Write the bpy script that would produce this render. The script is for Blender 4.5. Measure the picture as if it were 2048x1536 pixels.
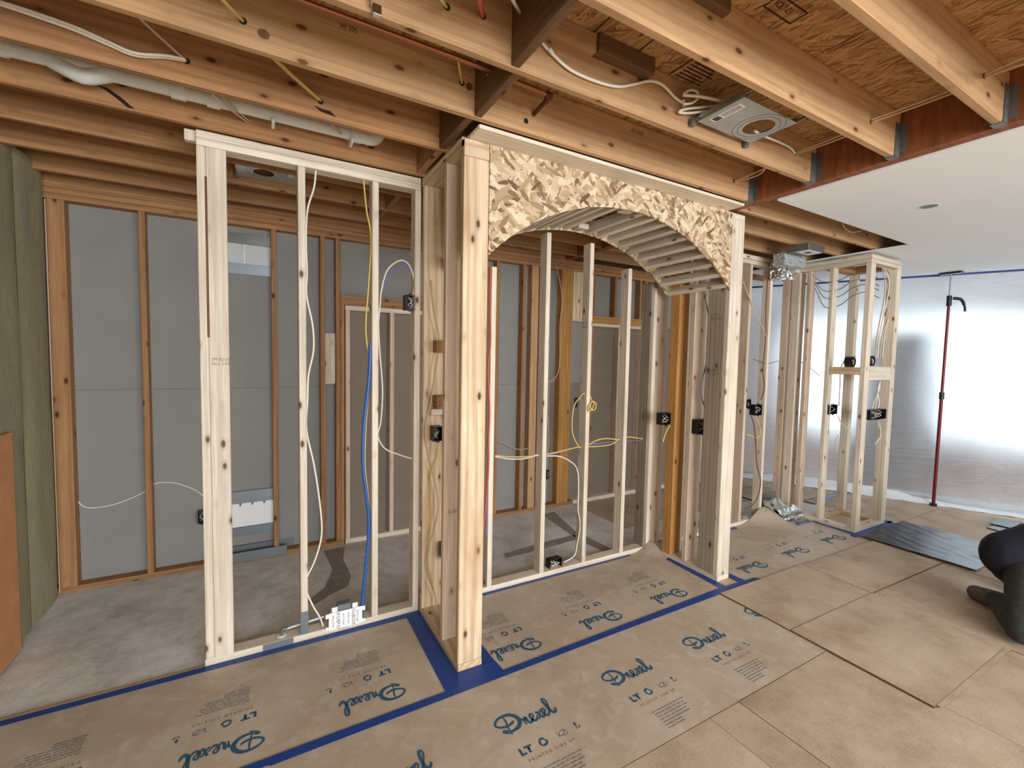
import bpy, bmesh, math, random
from mathutils import Vector, Matrix
random.seed(7)
for o in list(bpy.data.objects): bpy.data.objects.remove(o)
S = bpy.context.scene
COL = S.collection
PI = math.pi

# ------------------------------------------------------------ camera, world, light, exposure
FPX = 901.6                                   # focal length in pixels of the 2048-wide frame
RW = ((0.8707701, -0.0110608, 0.4915659), (-0.4913122, -0.0587745, 0.8689982), (0.0192797, -0.99821, -0.0566134))
CAM = Vector((0.0, 0.0, 1.672))
cd = bpy.data.cameras.new('camera'); cd.sensor_width = 36.0; cd.sensor_fit = 'HORIZONTAL'
cd.lens = 36.0 * FPX / 2048.0; cd.clip_start = 0.02; cd.clip_end = 200
cam = bpy.data.objects.new('camera', cd); COL.objects.link(cam)
cam.matrix_world = Matrix(((RW[0][0], -RW[0][1], -RW[0][2], CAM.x), (RW[1][0], -RW[1][1], -RW[1][2], CAM.y),
                           (RW[2][0], -RW[2][1], -RW[2][2], CAM.z), (0, 0, 0, 1)))
S.camera = cam

world = bpy.data.worlds.new('overcast_sky'); S.world = world; world.use_nodes = True
bg = world.node_tree.nodes['Background']
bg.inputs['Color'].default_value = (0.86, 0.93, 1.0, 1); bg.inputs['Strength'].default_value = 1.0

def area(name, loc, target, sx, sy, power, color):
    ld = bpy.data.lights.new(name, 'AREA'); ld.shape = 'RECTANGLE'; ld.size = sx; ld.size_y = sy
    ld.energy = power; ld.color = color
    o = bpy.data.objects.new(name, ld); COL.objects.link(o); o.location = loc
    o.rotation_euler = (Vector(target) - Vector(loc)).to_track_quat('-Z', 'Y').to_euler()
    return o
# daylight through the windows of the wall behind the camera, and through the window beyond the plastic
area('window_daylight_rear', (0.6, -4.0, 1.75), (0.6, -0.6, 0.0), 7.0, 2.3, 540, (0.95, 0.975, 1.0))
area('window_daylight_far', (9.7, 3.4, 1.55), (6.5, 2.4, 1.3), 3.4, 1.7, 60, (0.84, 0.93, 1.0))

vs = S.view_settings
vs.view_transform = 'Standard'; vs.look = 'None'; vs.exposure = 0.16; vs.gamma = 1.0; vs.use_curve_mapping = False

# ------------------------------------------------------------ measuring helpers: a sight line met with a known plane of the house
def _ray(px, py):
    d = (px - 1024.0, py - 768.0, FPX)
    return Vector([sum(RW[r][i] * d[i] for i in range(3)) for r in range(3)])
def atz(px, py, z=0.0):
    d = _ray(px, py); return CAM + d * ((z - CAM.z) / d.z)
def aty(px, py, y):
    d = _ray(px, py); return CAM + d * ((y - CAM.y) / d.y)
def atx(px, py, x):
    d = _ray(px, py); return CAM + d * ((x - CAM.x) / d.x)
def ypath(y, pts): return [aty(a, b, y) for a, b in pts]

# ------------------------------------------------------------ materials
def lin(r, g, b):
    f = lambda c: (c / 255.0 / 12.92) if c / 255.0 <= 0.04045 else ((c / 255.0 + 0.055) / 1.055) ** 2.4
    return (f(r), f(g), f(b), 1.0)
M = {}
class NT:
    def __init__(s, name):
        m = bpy.data.materials.new(name); m.use_nodes = True; s.m = m; s.t = m.node_tree
        s.p = s.t.nodes['Principled BSDF']; M[name] = m
    def n(s, typ, **k):
        nd = s.t.nodes.new(typ)
        for a, v in k.items():
            if a in nd.inputs: nd.inputs[a].default_value = v
            else: setattr(nd, a, v)
        return nd
    def l(s, a, ao, b, bi): s.t.links.new(a.outputs[ao], b.inputs[bi])
    def mix(s, fac, a, b, blend='MIX'):
        nd = s.t.nodes.new('ShaderNodeMix'); nd.data_type = 'RGBA'; nd.blend_type = blend
        for sock, v in ((nd.inputs[0], fac), (nd.inputs[6], a), (nd.inputs[7], b)):
            if isinstance(v, tuple) and hasattr(v[0], 'outputs'): s.t.links.new(v[0].outputs[v[1]], sock)
            else: sock.default_value = v
        return (nd, 2)
    def ramp(s, src, stops):
        nd = s.t.nodes.new('ShaderNodeValToRGB'); e = nd.color_ramp.elements
        while len(e) < len(stops): e.new(0.5)
        for el, (p, c) in zip(e, stops):
            el.position = p; el.color = c if isinstance(c, tuple) else (c, c, c, 1)
        s.t.links.new(src[0].outputs[src[1]], nd.inputs[0]); return (nd, 0)
    def math(s, op, a, b=None):
        nd = s.t.nodes.new('ShaderNodeMath'); nd.operation = op
        for i, v in enumerate((a, b)):
            if v is None: continue
            if isinstance(v, tuple): s.t.links.new(v[0].outputs[v[1]], nd.inputs[i])
            else: nd.inputs[i].default_value = v
        return (nd, 0)
    def coords(s, scale=(1, 1, 1), rot=(0, 0, 0), rnd=True, kind='Object'):
        tc = s.n('ShaderNodeTexCoord'); mp = s.n('ShaderNodeMapping')
        mp.inputs['Scale'].default_value = scale; mp.inputs['Rotation'].default_value = rot
        if rnd:
            oi = s.n('ShaderNodeObjectInfo'); vm = s.n('ShaderNodeVectorMath', operation='MULTIPLY_ADD')
            vm.inputs[1].default_value = (37.0, 53.0, 71.0)
            s.l(oi, 'Random', vm, 0); s.l(tc, kind, vm, 2); s.l(vm, 0, mp, 0)
        else: s.l(tc, kind, mp, 0)
        return mp
    def noise(s, mp, scale, detail=4, rough=0.55, dist=0.0):
        nd = s.n('ShaderNodeTexNoise'); nd.inputs['Scale'].default_value = scale; nd.inputs['Detail'].default_value = detail
        nd.inputs['Roughness'].default_value = rough; nd.inputs['Distortion'].default_value = dist
        s.l(mp, 0, nd, 0); return nd
    def bump(s, src, strength, dist=0.002):
        b = s.n('ShaderNodeBump'); b.inputs['Strength'].default_value = strength; b.inputs['Distance'].default_value = dist
        s.t.links.new(src[0].outputs[src[1]], b.inputs['Height']); s.l(b, 0, s.p, 'Normal')
    def col(s, src): s.t.links.new(src[0].outputs[src[1]], s.p.inputs['Base Color'])
    def rough(s, v): s.p.inputs['Roughness'].default_value = v; return s

def plain(name, rgb, rough=0.6, metal=0.0, var=0.0, nscale=8):
    t = NT(name); t.rough(rough); t.p.inputs['Metallic'].default_value = metal
    if var:
        nz = t.noise(t.coords(), nscale, 5)
        r = t.ramp((nz, 0), [(0.3, 1 - var), (0.7, 1 + var * 0.4)])
        t.col(t.mix(1.0, lin(*rgb), r, 'MULTIPLY'))
    else: t.p.inputs['Base Color'].default_value = lin(*rgb)
    return t

def wood(name, light, dark, knot, rnd=0.12, grain=0.5, knots=1.0, stain=None):
    t = NT(name); t.rough(0.72); t.p.inputs['Specular IOR Level'].default_value = 0.25
    mp = t.coords((1, 1, 0.055))
    wob = t.noise(t.coords((1, 1, 0.35)), 5.0, 2)
    rings = t.n('ShaderNodeTexWave', wave_type='RINGS', rings_direction='Z', wave_profile='SIN')
    rings.inputs['Scale'].default_value = 11.0; rings.inputs['Distortion'].default_value = 9.0
    rings.inputs['Detail'].default_value = 2.0; rings.inputs['Detail Scale'].default_value = 0.8
    t.l(mp, 0, rings, 0)
    fine = t.noise(t.coords((1, 1, 0.02)), 230, 3)
    g = t.ramp((rings, 1), [(0.25, 0.0), (0.95, 1.0)])
    g2 = t.math('MULTIPLY', g, grain)
    c = t.mix(g2, lin(*light), lin(*dark))
    fr = t.ramp((fine, 0), [(0.35, 0.84), (0.65, 1.06)])
    c = t.mix(1.0, c, fr, 'MULTIPLY')
    big = t.ramp((wob, 0), [(0.3, 0.86), (0.7, 1.08)])
    c = t.mix(1.0, c, big, 'MULTIPLY')
    # knots
    vo = t.n('ShaderNodeTexVoronoi'); vo.inputs['Scale'].default_value = 10.5; vo.inputs['Randomness'].default_value = 1.0
    kp = t.coords((1, 1, 0.5)); t.l(kp, 0, vo, 0)
    halo = t.ramp((vo, 'Distance'), [(0.08, 0.5 * knots), (0.24, 0.0)])
    core = t.ramp((vo, 'Distance'), [(0.08, 0.95 * knots), (0.125, 0.0)])
    c = t.mix(halo, c, lin(*[int(0.5 * a + 0.5 * b) for a, b in zip(dark, knot)]))
    c = t.mix(core, c, lin(*knot))
    if stain:
        st = t.noise(t.coords((1, 1, 0.3)), 4.5, 3); sr = t.ramp((st, 0), [(0.5, 0.0), (0.72, 0.75)])
        c = t.mix(sr, c, lin(*stain))
    oi = t.n('ShaderNodeObjectInfo'); rr = t.ramp((oi, 'Random'), [(0.0, 1 - rnd), (1.0, 1 + rnd * 0.5)])
    c = t.mix(1.0, c, rr, 'MULTIPLY')
    t.col(c); t.bump((fine, 0), 0.18, 0.001)
    return t

wood('new_wood', (230, 219, 201), (208, 189, 161), (104, 76, 52), 0.10, 0.42)
wood('stained_wood', (226, 205, 174), (188, 148, 104), (88, 58, 36), 0.10, 0.5, 1.0, (172, 128, 84))
wood('joist_wood', (198, 160, 118), (176, 132, 90), (100, 62, 36), 0.12, 0.42)
wood('old_wood', (180, 136, 94), (150, 104, 66), (76, 44, 26), 0.16, 0.5)
wood('dark_wood', (118, 88, 62), (98, 70, 48), (56, 36, 22), 0.1, 0.4)
wood('grey_wood', (166, 154, 138), (132, 118, 102), (70, 54, 42), 0.1, 0.5)
wood('orange_wood', (196, 146, 84), (172, 120, 62), (86, 48, 22), 0.08, 0.45)
wood('pink_wood', (222, 200, 178), (196, 168, 144), (104, 74, 54), 0.08, 0.42)

def flakes(name, cols, sc, elong, angles, plane_rot=(0, 0, 0), bump=0.35):
    t = NT(name); t.rough(0.75); t.p.inputs['Specular IOR Level'].default_value = 0.2
    cur = None; hgt = None
    for i, a in enumerate(angles):
        tc = t.n('ShaderNodeTexCoord'); m0 = t.n('ShaderNodeMapping'); m0.inputs['Rotation'].default_value = plane_rot; t.l(tc, 'Object', m0, 0)
        m1 = t.n('ShaderNodeMapping'); m1.inputs['Rotation'].default_value = (0, 0, a)
        m1.inputs['Location'].default_value = (i * 3.1, i * 1.7, 0); t.l(m0, 0, m1, 0)
        m2 = t.n('ShaderNodeMapping'); m2.inputs['Scale'].default_value = (sc / elong, sc, 0.01); t.l(m1, 0, m2, 0)
        dn = t.noise(m2, 1.3, 2); vm = t.n('ShaderNodeVectorMath', operation='MULTIPLY_ADD'); vm.inputs[1].default_value = (0.16, 0.16, 0)
        t.l(dn, 1, vm, 0); t.l(m2, 0, vm, 2)
        vo = t.n('ShaderNodeTexVoronoi', feature='F1'); vo.inputs['Scale'].default_value = 1.0; t.l(vm, 0, vo, 0)
        sx = t.n('ShaderNodeSeparateColor'); t.l(vo, 'Color', sx, 0)
        c = t.ramp((sx, 0), [(0.0, lin(*cols[0])), (0.3, lin(*cols[1])), (0.62, lin(*cols[2])), (1.0, lin(*cols[3]))])
        fib = t.n('ShaderNodeMapping'); fib.inputs['Scale'].default_value = (1, 12, 1); t.l(m2, 0, fib, 0)
        fn = t.noise(fib, 2.4, 3); fr = t.ramp((fn, 0), [(0.3, 0.84), (0.7, 1.06)])
        c = t.mix(1.0, c, fr, 'MULTIPLY')
        if cur is None: cur = c; hgt = (sx, 1)
        else:
            th = 1 - 1.0 / (i + 1); msk = t.ramp((sx, 1), [(th, 0.0), (th + 0.01, 1.0)])
            cur = t.mix(msk, cur, c); hgt = t.math('MAXIMUM', hgt, t.math('MULTIPLY', msk, (sx, 2)))
    t.col(cur); t.bump(hgt, bump, 0.003)
flakes('osb', [(114, 90, 66), (172, 146, 114), (202, 180, 148), (226, 211, 184)], 44, 3.4, [0.2, 1.25, 2.3, 2.9, -0.55, 0.8], (PI / 2, 0, 0))
flakes('subfloor_osb', [(128, 90, 54), (174, 130, 84), (190, 148, 100), (204, 166, 118)], 84, 8.0, [1.57, 1.3, 1.85, 0.6, 1.45])

t = NT('concrete'); t.rough(0.85)
mp = t.coords((1, 1, 1), rnd=False); a = t.noise(mp, 1.7, 6, 0.6); b = t.noise(mp, 9, 8, 0.7); c = t.noise(mp, 60, 4, 0.6)
base = t.ramp((a, 0), [(0.3, lin(180, 176, 170)), (0.5, lin(212, 210, 206)), (0.7, lin(228, 227, 224))])
dirt = t.ramp((b, 0), [(0.34, 0.82), (0.56, 1.05)]); sp = t.ramp((c, 0), [(0.3, 0.92), (0.6, 1.04)])
t.col(t.mix(1.0, t.mix(1.0, base, dirt, 'MULTIPLY'), sp, 'MULTIPLY')); t.bump((b, 0), 0.5, 0.01)
t = NT('concrete_patch'); t.rough(0.9); nz = t.noise(t.coords(rnd=False), 14, 6)
t.col(t.ramp((nz, 0), [(0.3, lin(126, 118, 110)), (0.7, lin(158, 150, 142))])); t.bump((nz, 0), 0.6, 0.006)

t = NT('kraft_paper'); t.rough(0.55)
mp = t.coords((1, 1, 1), rnd=False); a = t.noise(mp, 2.2, 5, 0.6); b = t.noise(mp, 11, 5, 0.6, 0.6)
base = t.ramp((a, 0), [(0.3, lin(172, 154, 133)), (0.7, lin(194, 181, 162))])
du = t.ramp((b, 0), [(0.5, 0.0), (0.72, 0.5)])
t.col(t.mix(du, base, lin(208, 202, 190))); t.bump((b, 0), 0.22, 0.008)
t = NT('cardboard'); t.rough(0.8)
mp = t.coords((1, 1, 1)); a = t.noise(mp, 3.2, 6, 0.68); fl = t.noise(t.coords((1, 30, 1)), 6, 2); fb = t.noise(mp, 130, 2)
base = t.ramp((a, 0), [(0.28, lin(158, 136, 112)), (0.5, lin(184, 164, 141)), (0.72, lin(200, 182, 160))])
t.col(t.mix(1.0, base, t.ramp((fb, 0), [(0.3, 0.88), (0.7, 1.06)]), 'MULTIPLY')); t.bump((fl, 0), 0.15, 0.003)
plain('blue_tape', (8, 62, 142), 0.45, 0, 0.12, 14)
plain('ink', (40, 88, 118), 0.7); plain('card_edge', (104, 80, 56), 0.9); plain('paper_edge_shade', (92, 76, 60), 0.9); plain('ink_grey', (112, 108, 102), 0.8); plain('stamp_ink', (58, 30, 26), 0.9)
plain('pencil_ink', (120, 96, 80), 0.9)
plain('gypsum_grey', (146, 145, 142), 0.9, 0, 0.07, 3); plain('gypsum_brown', (134, 122, 110), 0.9, 0, 0.07, 3)
plain('ceiling_white', (238, 244, 248), 0.9)
t = NT('foam_wall'); t.rough(0.95); mp = t.coords((1, 1, 0.5)); a = t.noise(mp, 2.4, 4); b = t.noise(mp, 24, 5)
t.col(t.mix(1.0, t.ramp((a, 0), [(0.3, lin(146, 136, 118)), (0.5, lin(158, 150, 114)), (0.75, lin(170, 162, 142))]), t.ramp((b, 0), [(0.3, 0.9), (0.7, 1.05)]), 'MULTIPLY')); t.bump((b, 0), 0.4, 0.01)
plain('orange_board', (206, 146, 98), 0.9, 0, 0.15, 6)
t = NT('lvl_wood'); t.rough(0.6); nz = t.noise(t.coords((1, 1, 6), rnd=False), 5, 5); 
t.col(t.ramp((nz, 0), [(0.3, lin(112, 62, 30)), (0.7, lin(152, 92, 52))]))
plain('galvanised', (166, 172, 172), 0.32, 0.85, 0.12, 20); plain('steel_dark', (120, 124, 126), 0.5, 0.6)
plain('zinc_plate', (190, 198, 198), 0.38, 0.5, 0.08, 30)
plain('foil', (216, 222, 222), 0.18, 1.0); plain('zinc_tape', (128, 138, 144), 0.42, 0.6)
plain('copper', (172, 116, 86), 0.4, 0.7); plain('copper_dark', (98, 58, 40), 0.5, 0.6)
plain('pvc_white', (226, 230, 228), 0.35); plain('box_black', (18, 18, 20), 0.4); plain('cable_white', (226, 220, 206), 0.45)
plain('cable_yellow', (208, 184, 98), 0.45); plain('cable_blue', (44, 92, 168), 0.4); plain('cable_violet', (120, 112, 168), 0.45)
plain('cable_red', (196, 74, 50), 0.45); plain('cable_brown', (120, 74, 52), 0.5); plain('cable_tan', (206, 180, 150), 0.5)
plain('label_white', (240, 242, 244), 0.5); plain('label_ink', (70, 66, 72), 0.7); plain('label_red', (112, 54, 66), 0.7)
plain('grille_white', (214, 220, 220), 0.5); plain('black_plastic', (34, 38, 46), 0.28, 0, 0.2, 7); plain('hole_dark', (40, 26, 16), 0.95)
plain('pole_red', (112, 24, 28), 0.35, 0.3); plain('navy_cloth', (16, 20, 34), 0.9, 0, 0.2, 30); plain('olive_cloth', (52, 54, 50), 0.95, 0, 0.35, 40)
plain('boot_rubber', (98, 102, 100), 0.85, 0, 0.3, 25); plain('skin', (196, 150, 124), 0.5); plain('hair', (40, 30, 24), 0.8)
plain('plank_floor', (192, 166, 138), 0.5, 0, 0.15, 5); plain('far_wall', (176, 160, 152), 0.9); plain('far_floor', (150, 98, 58), 0.5, 0, 0.15, 5); plain('dark_cabinet', (36, 38, 46), 0.6)
t = NT('plastic_film')
nt = t.t; outp = nt.nodes['Material Output']
tr = t.n('ShaderNodeBsdfRefraction'); tr.inputs['Roughness'].default_value = 0.62; tr.inputs['IOR'].default_value = 1.42; tl = t.n('ShaderNodeBsdfTranslucent'); df = t.n('ShaderNodeBsdfDiffuse'); gl = t.n('ShaderNodeBsdfGlossy')
tr.inputs[0].default_value = (0.88, 0.95, 1, 1); tl.inputs[0].default_value = (0.93, 0.95, 0.97, 1); df.inputs[0].default_value = (0.9, 0.92, 0.94, 1)
gl.inputs['Roughness'].default_value = 0.22
nz = t.noise(t.coords((0.25, 0.25, 3.5), (0.12, 0, 0), rnd=False), 7, 5, 0.65); bp = t.n('ShaderNodeBump'); bp.inputs['Strength'].default_value = 0.9; bp.inputs['Distance'].default_value = 0.05
t.l(nz, 0, bp, 'Height'); t.l(bp, 0, gl, 'Normal'); t.l(bp, 0, df, 'Normal')
def mixsh(a, b, f):
    m = t.n('ShaderNodeMixShader'); m.inputs[0].default_value = f; t.l(a, 0, m, 1); t.l(b, 0, m, 2); return m
s1 = mixsh(tl, df, 0.25); s2 = mixsh(s1, tr, 0.58); s3 = mixsh(s2, gl, 0.12); t.l(bp, 0, tl, 'Normal'); t.l(s3, 0, outp, 'Surface')
t = NT('film_skirt'); t.p.inputs['Base Color'].default_value = lin(236, 240, 244); t.rough(0.3)

# ------------------------------------------------------------ geometry helpers
def link(name, me, mat, parent=None, loc=(0, 0, 0), rot=(0, 0, 0)):
    o = bpy.data.objects.new(name, me); COL.objects.link(o)
    if mat and not me.materials: me.materials.append(M[mat] if isinstance(mat, str) else mat)
    o.rotation_euler = rot
    if parent: o.parent = parent; o.location = Vector(loc) - Vector(wl(parent))
    else: o.location = loc
    return o
def wl(o):
    v = Vector(o.location)
    while o.parent: o = o.parent; v += Vector(o.location)
    return v
def tag(o, label, cat, group=None, kind=None):
    o['label'] = label; o['category'] = cat
    if group: o['group'] = group
    if kind: o['kind'] = kind
    return o
def empty(name, loc, label, cat, group=None, kind=None):
    o = bpy.data.objects.new(name, None); COL.objects.link(o); o.location = loc; o.empty_display_size = 0.1
    return tag(o, label, cat, group, kind)
_cache = {}
def boxmesh(sx, sy, sz, bev, mat):
    k = (round(sx, 4), round(sy, 4), round(sz, 4), bev, mat)
    if k in _cache: return _cache[k]
    bm = bmesh.new(); bmesh.ops.create_cube(bm, size=1.0)
    bmesh.ops.scale(bm, vec=(sx, sy, sz), verts=bm.verts)
    b = min(bev, 0.3 * min(sx, sy, sz))
    if b > 0: bmesh.ops.bevel(bm, geom=bm.edges[:], offset=b, segments=1, affect='EDGES', profile=0.5)
    me = bpy.data.meshes.new('board'); bm.to_mesh(me); bm.free(); me.materials.append(M[mat]); _cache[k] = me
    return me
def B(parent, name, x, y, z, mat, bev=0.003):
    """board between the given x, y and z ranges, its grain along its longest side"""
    c = ((x[0] + x[1]) / 2, (y[0] + y[1]) / 2, (z[0] + z[1]) / 2)
    dx, dy, dz = abs(x[1] - x[0]), abs(y[1] - y[0]), abs(z[1] - z[0])
    if dz >= dx and dz >= dy: me = boxmesh(dx, dy, dz, bev, mat); r = (0, 0, 0)
    elif dx >= dy: me = boxmesh(dz, dy, dx, bev, mat); r = (0, PI / 2, 0)
    else: me = boxmesh(dx, dz, dy, bev, mat); r = (-PI / 2, 0, 0)
    return link(name, me, None, parent, c, r)
def PB(parent, name, x, y, z, mat, bev=0.002):
    c = ((x[0] + x[1]) / 2, (y[0] + y[1]) / 2, (z[0] + z[1]) / 2)
    return link(name, boxmesh(abs(x[1] - x[0]), abs(y[1] - y[0]), abs(z[1] - z[0]), bev, mat), None, parent, c)
def mesh(name, verts, faces, mat, parent=None, loc=(0, 0, 0), smooth=False, rot=(0, 0, 0)):
    me = bpy.data.meshes.new(name); me.from_pydata([tuple(v) for v in verts], [], faces); me.update()
    if smooth:
        for p in me.polygons: p.use_smooth = True
        me.set_sharp_from_angle(angle=1.3)
    return link(name, me, mat, parent, loc, rot)
def bmobj(name, bm, mat, parent=None, loc=(0, 0, 0), rot=(0, 0, 0), smooth=False):
    me = bpy.data.meshes.new(name); bm.to_mesh(me); bm.free()
    if smooth:
        for p in me.polygons: p.use_smooth = True
    return link(name, me, mat, parent, loc, rot)
def spline(pts, n=6):
    P = [Vector(p) for p in pts]
    if len(P) < 3: return P
    Q = [2 * P[0] - P[1]] + P + [2 * P[-1] - P[-2]]; out = []
    for i in range(1, len(Q) - 2):
        a, b, c, d = Q[i - 1:i + 3]
        for k in range(n):
            s = k / n
            out.append(0.5 * ((2 * b) + (c - a) * s + (2 * a - 5 * b + 4 * c - d) * s * s + (3 * b - a - 3 * c + d) * s ** 3))
    out.append(P[-1]); return out
def tubegeo(path, r, sides=7, V=None, F=None):
    V = [] if V is None else V; F = [] if F is None else F; prev = None; st = len(V); n = len(path)
    for i, p in enumerate(path):
        d = (path[min(i + 1, n - 1)] - path[max(i - 1, 0)])
        if d.length < 1e-9: d = Vector((0, 0, 1))
        d.normalize()
        if prev is None: u = d.orthogonal().normalized()
        else: u = prev - d * prev.dot(d); u = u.normalized() if u.length > 1e-6 else d.orthogonal().normalized()
        prev = u; w = d.cross(u); rr = r[i] if isinstance(r, (list, tuple)) else r
        for k in range(sides):
            a = 2 * PI * k / sides; V.append(p + (u * math.cos(a) + w * math.sin(a)) * rr)
    for i in range(n - 1):
        for k in range(sides):
            a = st + i * sides + k; b = st + i * sides + (k + 1) % sides
            F.append((a, b, b + sides, a + sides))
    F.append(tuple(st + k for k in range(sides))[::-1]); F.append(tuple(st + (n - 1) * sides + k for k in range(sides)))
    return V, F
def tube(name, pts, r, mat, parent=None, sides=7, n=6, smooth=True):
    path = spline(pts, n); o0 = path[0].copy()
    V, F = tubegeo([p - o0 for p in path], r, sides)
    return mesh(name, V, F, mat, parent, o0, smooth)
def cable(label, pts, mat, r=0.0045, name='cable', group=None, n=6):
    return tag(tube(name, pts, r, mat, None, 7, n), label, 'cable', group)
def textmesh(body, size, sx=1.0, space=1.0, align='LEFT', lines=1.0, bold=0.0):
    cu = bpy.data.curves.new('txt', 'FONT'); cu.body = body; cu.size = size; cu.space_character = space; cu.align_x = align; cu.space_line = lines
    cu.resolution_u = 2; cu.offset = bold
    ob = bpy.data.objects.new('txt', cu); COL.objects.link(ob); bpy.context.view_layer.update()
    me = bpy.data.meshes.new_from_object(ob.evaluated_get(bpy.context.evaluated_depsgraph_get()))
    bpy.data.objects.remove(ob); bpy.data.curves.remove(cu)
    for v in me.vertices: v.co.x *= sx
    me.materials.clear(); return me
def poly(name, pts2, z0, z1, mat, parent=None, axis='z'):
    """prism of a polygon outline; axis z: outline in x,y ; axis y: outline in x,z"""
    n = len(pts2); cx = sum(p[0] for p in pts2) / n; cy = sum(p[1] for p in pts2) / n
    bm = bmesh.new()
    if axis == 'z': vs_ = [bm.verts.new((p[0] - cx, p[1] - cy, 0)) for p in pts2]; ext = (0, 0, z1 - z0); loc = (cx, cy, z0)
    else: vs_ = [bm.verts.new((p[0] - cx, 0, p[1] - cy)) for p in pts2]; ext = (0, z1 - z0, 0); loc = (cx, z0, cy)
    f = bm.faces.new(vs_); r = bmesh.ops.extrude_face_region(bm, geom=[f])
    bmesh.ops.translate(bm, vec=ext, verts=[e for e in r['geom'] if isinstance(e, bmesh.types.BMVert)])
    bmesh.ops.recalc_face_normals(bm, faces=bm.faces[:])
    bmesh.ops.triangulate(bm, faces=[f_ for f_ in bm.faces if len(f_.verts) > 4])
    return bmobj(name, bm, mat, parent, loc)
def cyl(name, p0, p1, r, mat, parent=None, sides=16):
    p0, p1 = Vector(p0), Vector(p1); V, F = tubegeo([Vector((0, 0, 0)), p1 - p0], r, sides)
    return mesh(name, V, F, mat, parent, p0, False)

# house planes
ZJ = 2.785; ZT = 3.02            # underside and top of the joists
YW = 2.80; YF = 2.135            # front of the left stud wall, front of the niche posts
YB = 4.15                        # front of the back wall studs
T2 = 0.038

# ------------------------------------------------------------ floor
fl = empty('floor', (1.5, 1.5, 0), 'grey stained concrete slab floor with wood floor at the front', 'floor', kind='structure')
PB(fl, 'concrete_slab', (-1.6, 6.4), (YW + 0.02, 4.6), (-0.17, -0.012), 'concrete')
PB(fl, 'wood_floor', (-2.2, 7.4), (-4.2, YW + 0.02), (-0.17, 0.0), 'plank_floor')
PB(fl, 'wood_floor', (7.4, 12.0), (-4.2, YW + 0.02), (-0.17, 0.0), 'far_floor')
PB(fl, 'wood_floor', (6.4, 12.0), (YW + 0.02, 7.0), (-0.17, 0.0), 'far_floor')
def patch(pts): poly('concrete_patch', [tuple(atz(a, b, -0.012))[:2] for a, b in pts], -0.013, -0.0095, 'concrete_patch', fl)
patch([(648, 1102), (690, 1094), (686, 1118), (702, 1152), (697, 1172), (660, 1190), (632, 1208), (612, 1206), (650, 1175), (665, 1140)])
patch([(1085, 1030), (1108, 1024), (1150, 1062), (1222, 1098), (1215, 1106), (1160, 1082)])
patch([(1008, 1108), (1095, 1083), (1150, 1070), (1152, 1080), (1095, 1096), (1012, 1117)])

# ------------------------------------------------------------ ceiling: joists, subfloor, blocking, plasterboard
ce = empty('ceiling', (1.5, 1.5, ZJ), 'open ceiling of wood joists and subfloor boards with white plasterboard to the right', 'ceiling', kind='structure')
JF = [0.385, 0.79, 1.19, 1.605, 2.005, 2.40, 2.79, 3.195, 3.58, 3.98, 4.188]   # far edges of the joists
for i, y in enumerate(JF):
    x0 = -1.55; x1 = 3.0 if y < 2.1 else 3.06
    B(ce, 'joist', (x0, x1), (y - T2, y), (ZJ, ZT), 'joist_wood' if y < 2.1 else 'old_wood', 0.005)
for y in (2.15, 2.47, 2.80, 3.2, 3.58, 3.98, 4.36):
    B(ce, 'joist', (3.08, 5.9), (y - T2, y), (ZJ, ZT), 'joist_wood', 0.005)
for k in range(6):                                                      # subfloor sheets with open joints
    x0 = -1.6 + k * 1.25
    for (y0, y1) in ((-4.2, 0.77), (0.772, 2.385), (2.387, 4.6)):
        PB(ce, 'subfloor_panel', (x0, x0 + 1.246), (y0, y1), (ZT, ZT + 0.018), 'subfloor_osb', 0.001)
PB(ce, 'subfloor_panel', (5.9, 12), (-4.2, 7.0), (ZT, ZT + 0.018), 'subfloor_osb', 0.001)
for (y0, y1, xx) in ((1.19, 1.567, 0.855), (1.605, 1.967, 0.885), (2.005, 2.362, 0.86), (2.40, 2.752, 0.86), (3.195, 3.542, 0.86), (3.58, 3.942, 0.86)):
    B(ce, 'blocking', (xx, xx + T2), (y0, y1), (ZJ + 0.002, ZT - 0.004), 'dark_wood' if y0 < 2.1 else 'old_wood', 0.003)
for (x0, x1, y0, y1, m) in ((0.93, 1.24, 1.53, 1.567, 'joist_wood'), (1.24, 1.56, 1.515, 1.567, 'dark_wood'), (1.05, 1.52, 1.115, 1.152, 'dark_wood')):
    B(ce, 'ledger_block', (x0, x1), (y0, y1), (ZT - 0.075, ZT - 0.002), m, 0.003)
# subfloor plank joints seen between the joists near the blocking
for xx in (1.22, 1.46, 1.70):
    PB(ce, 'joint_gap', (xx, xx + 0.006), (1.19, 1.567), (ZT - 0.0012, ZT + 0.001), 'hole_dark', 0.0)
# plasterboard right of the beam, cut open in front of the closet frame
bd = poly('ceiling_board', [(3.075, -4.2), (12, -4.2), (12, 7), (5.18, 7), (5.18, 1.86), (3.075, 1.84)], ZJ - 0.014, ZJ - 0.0005, 'ceiling_white', ce)
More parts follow.
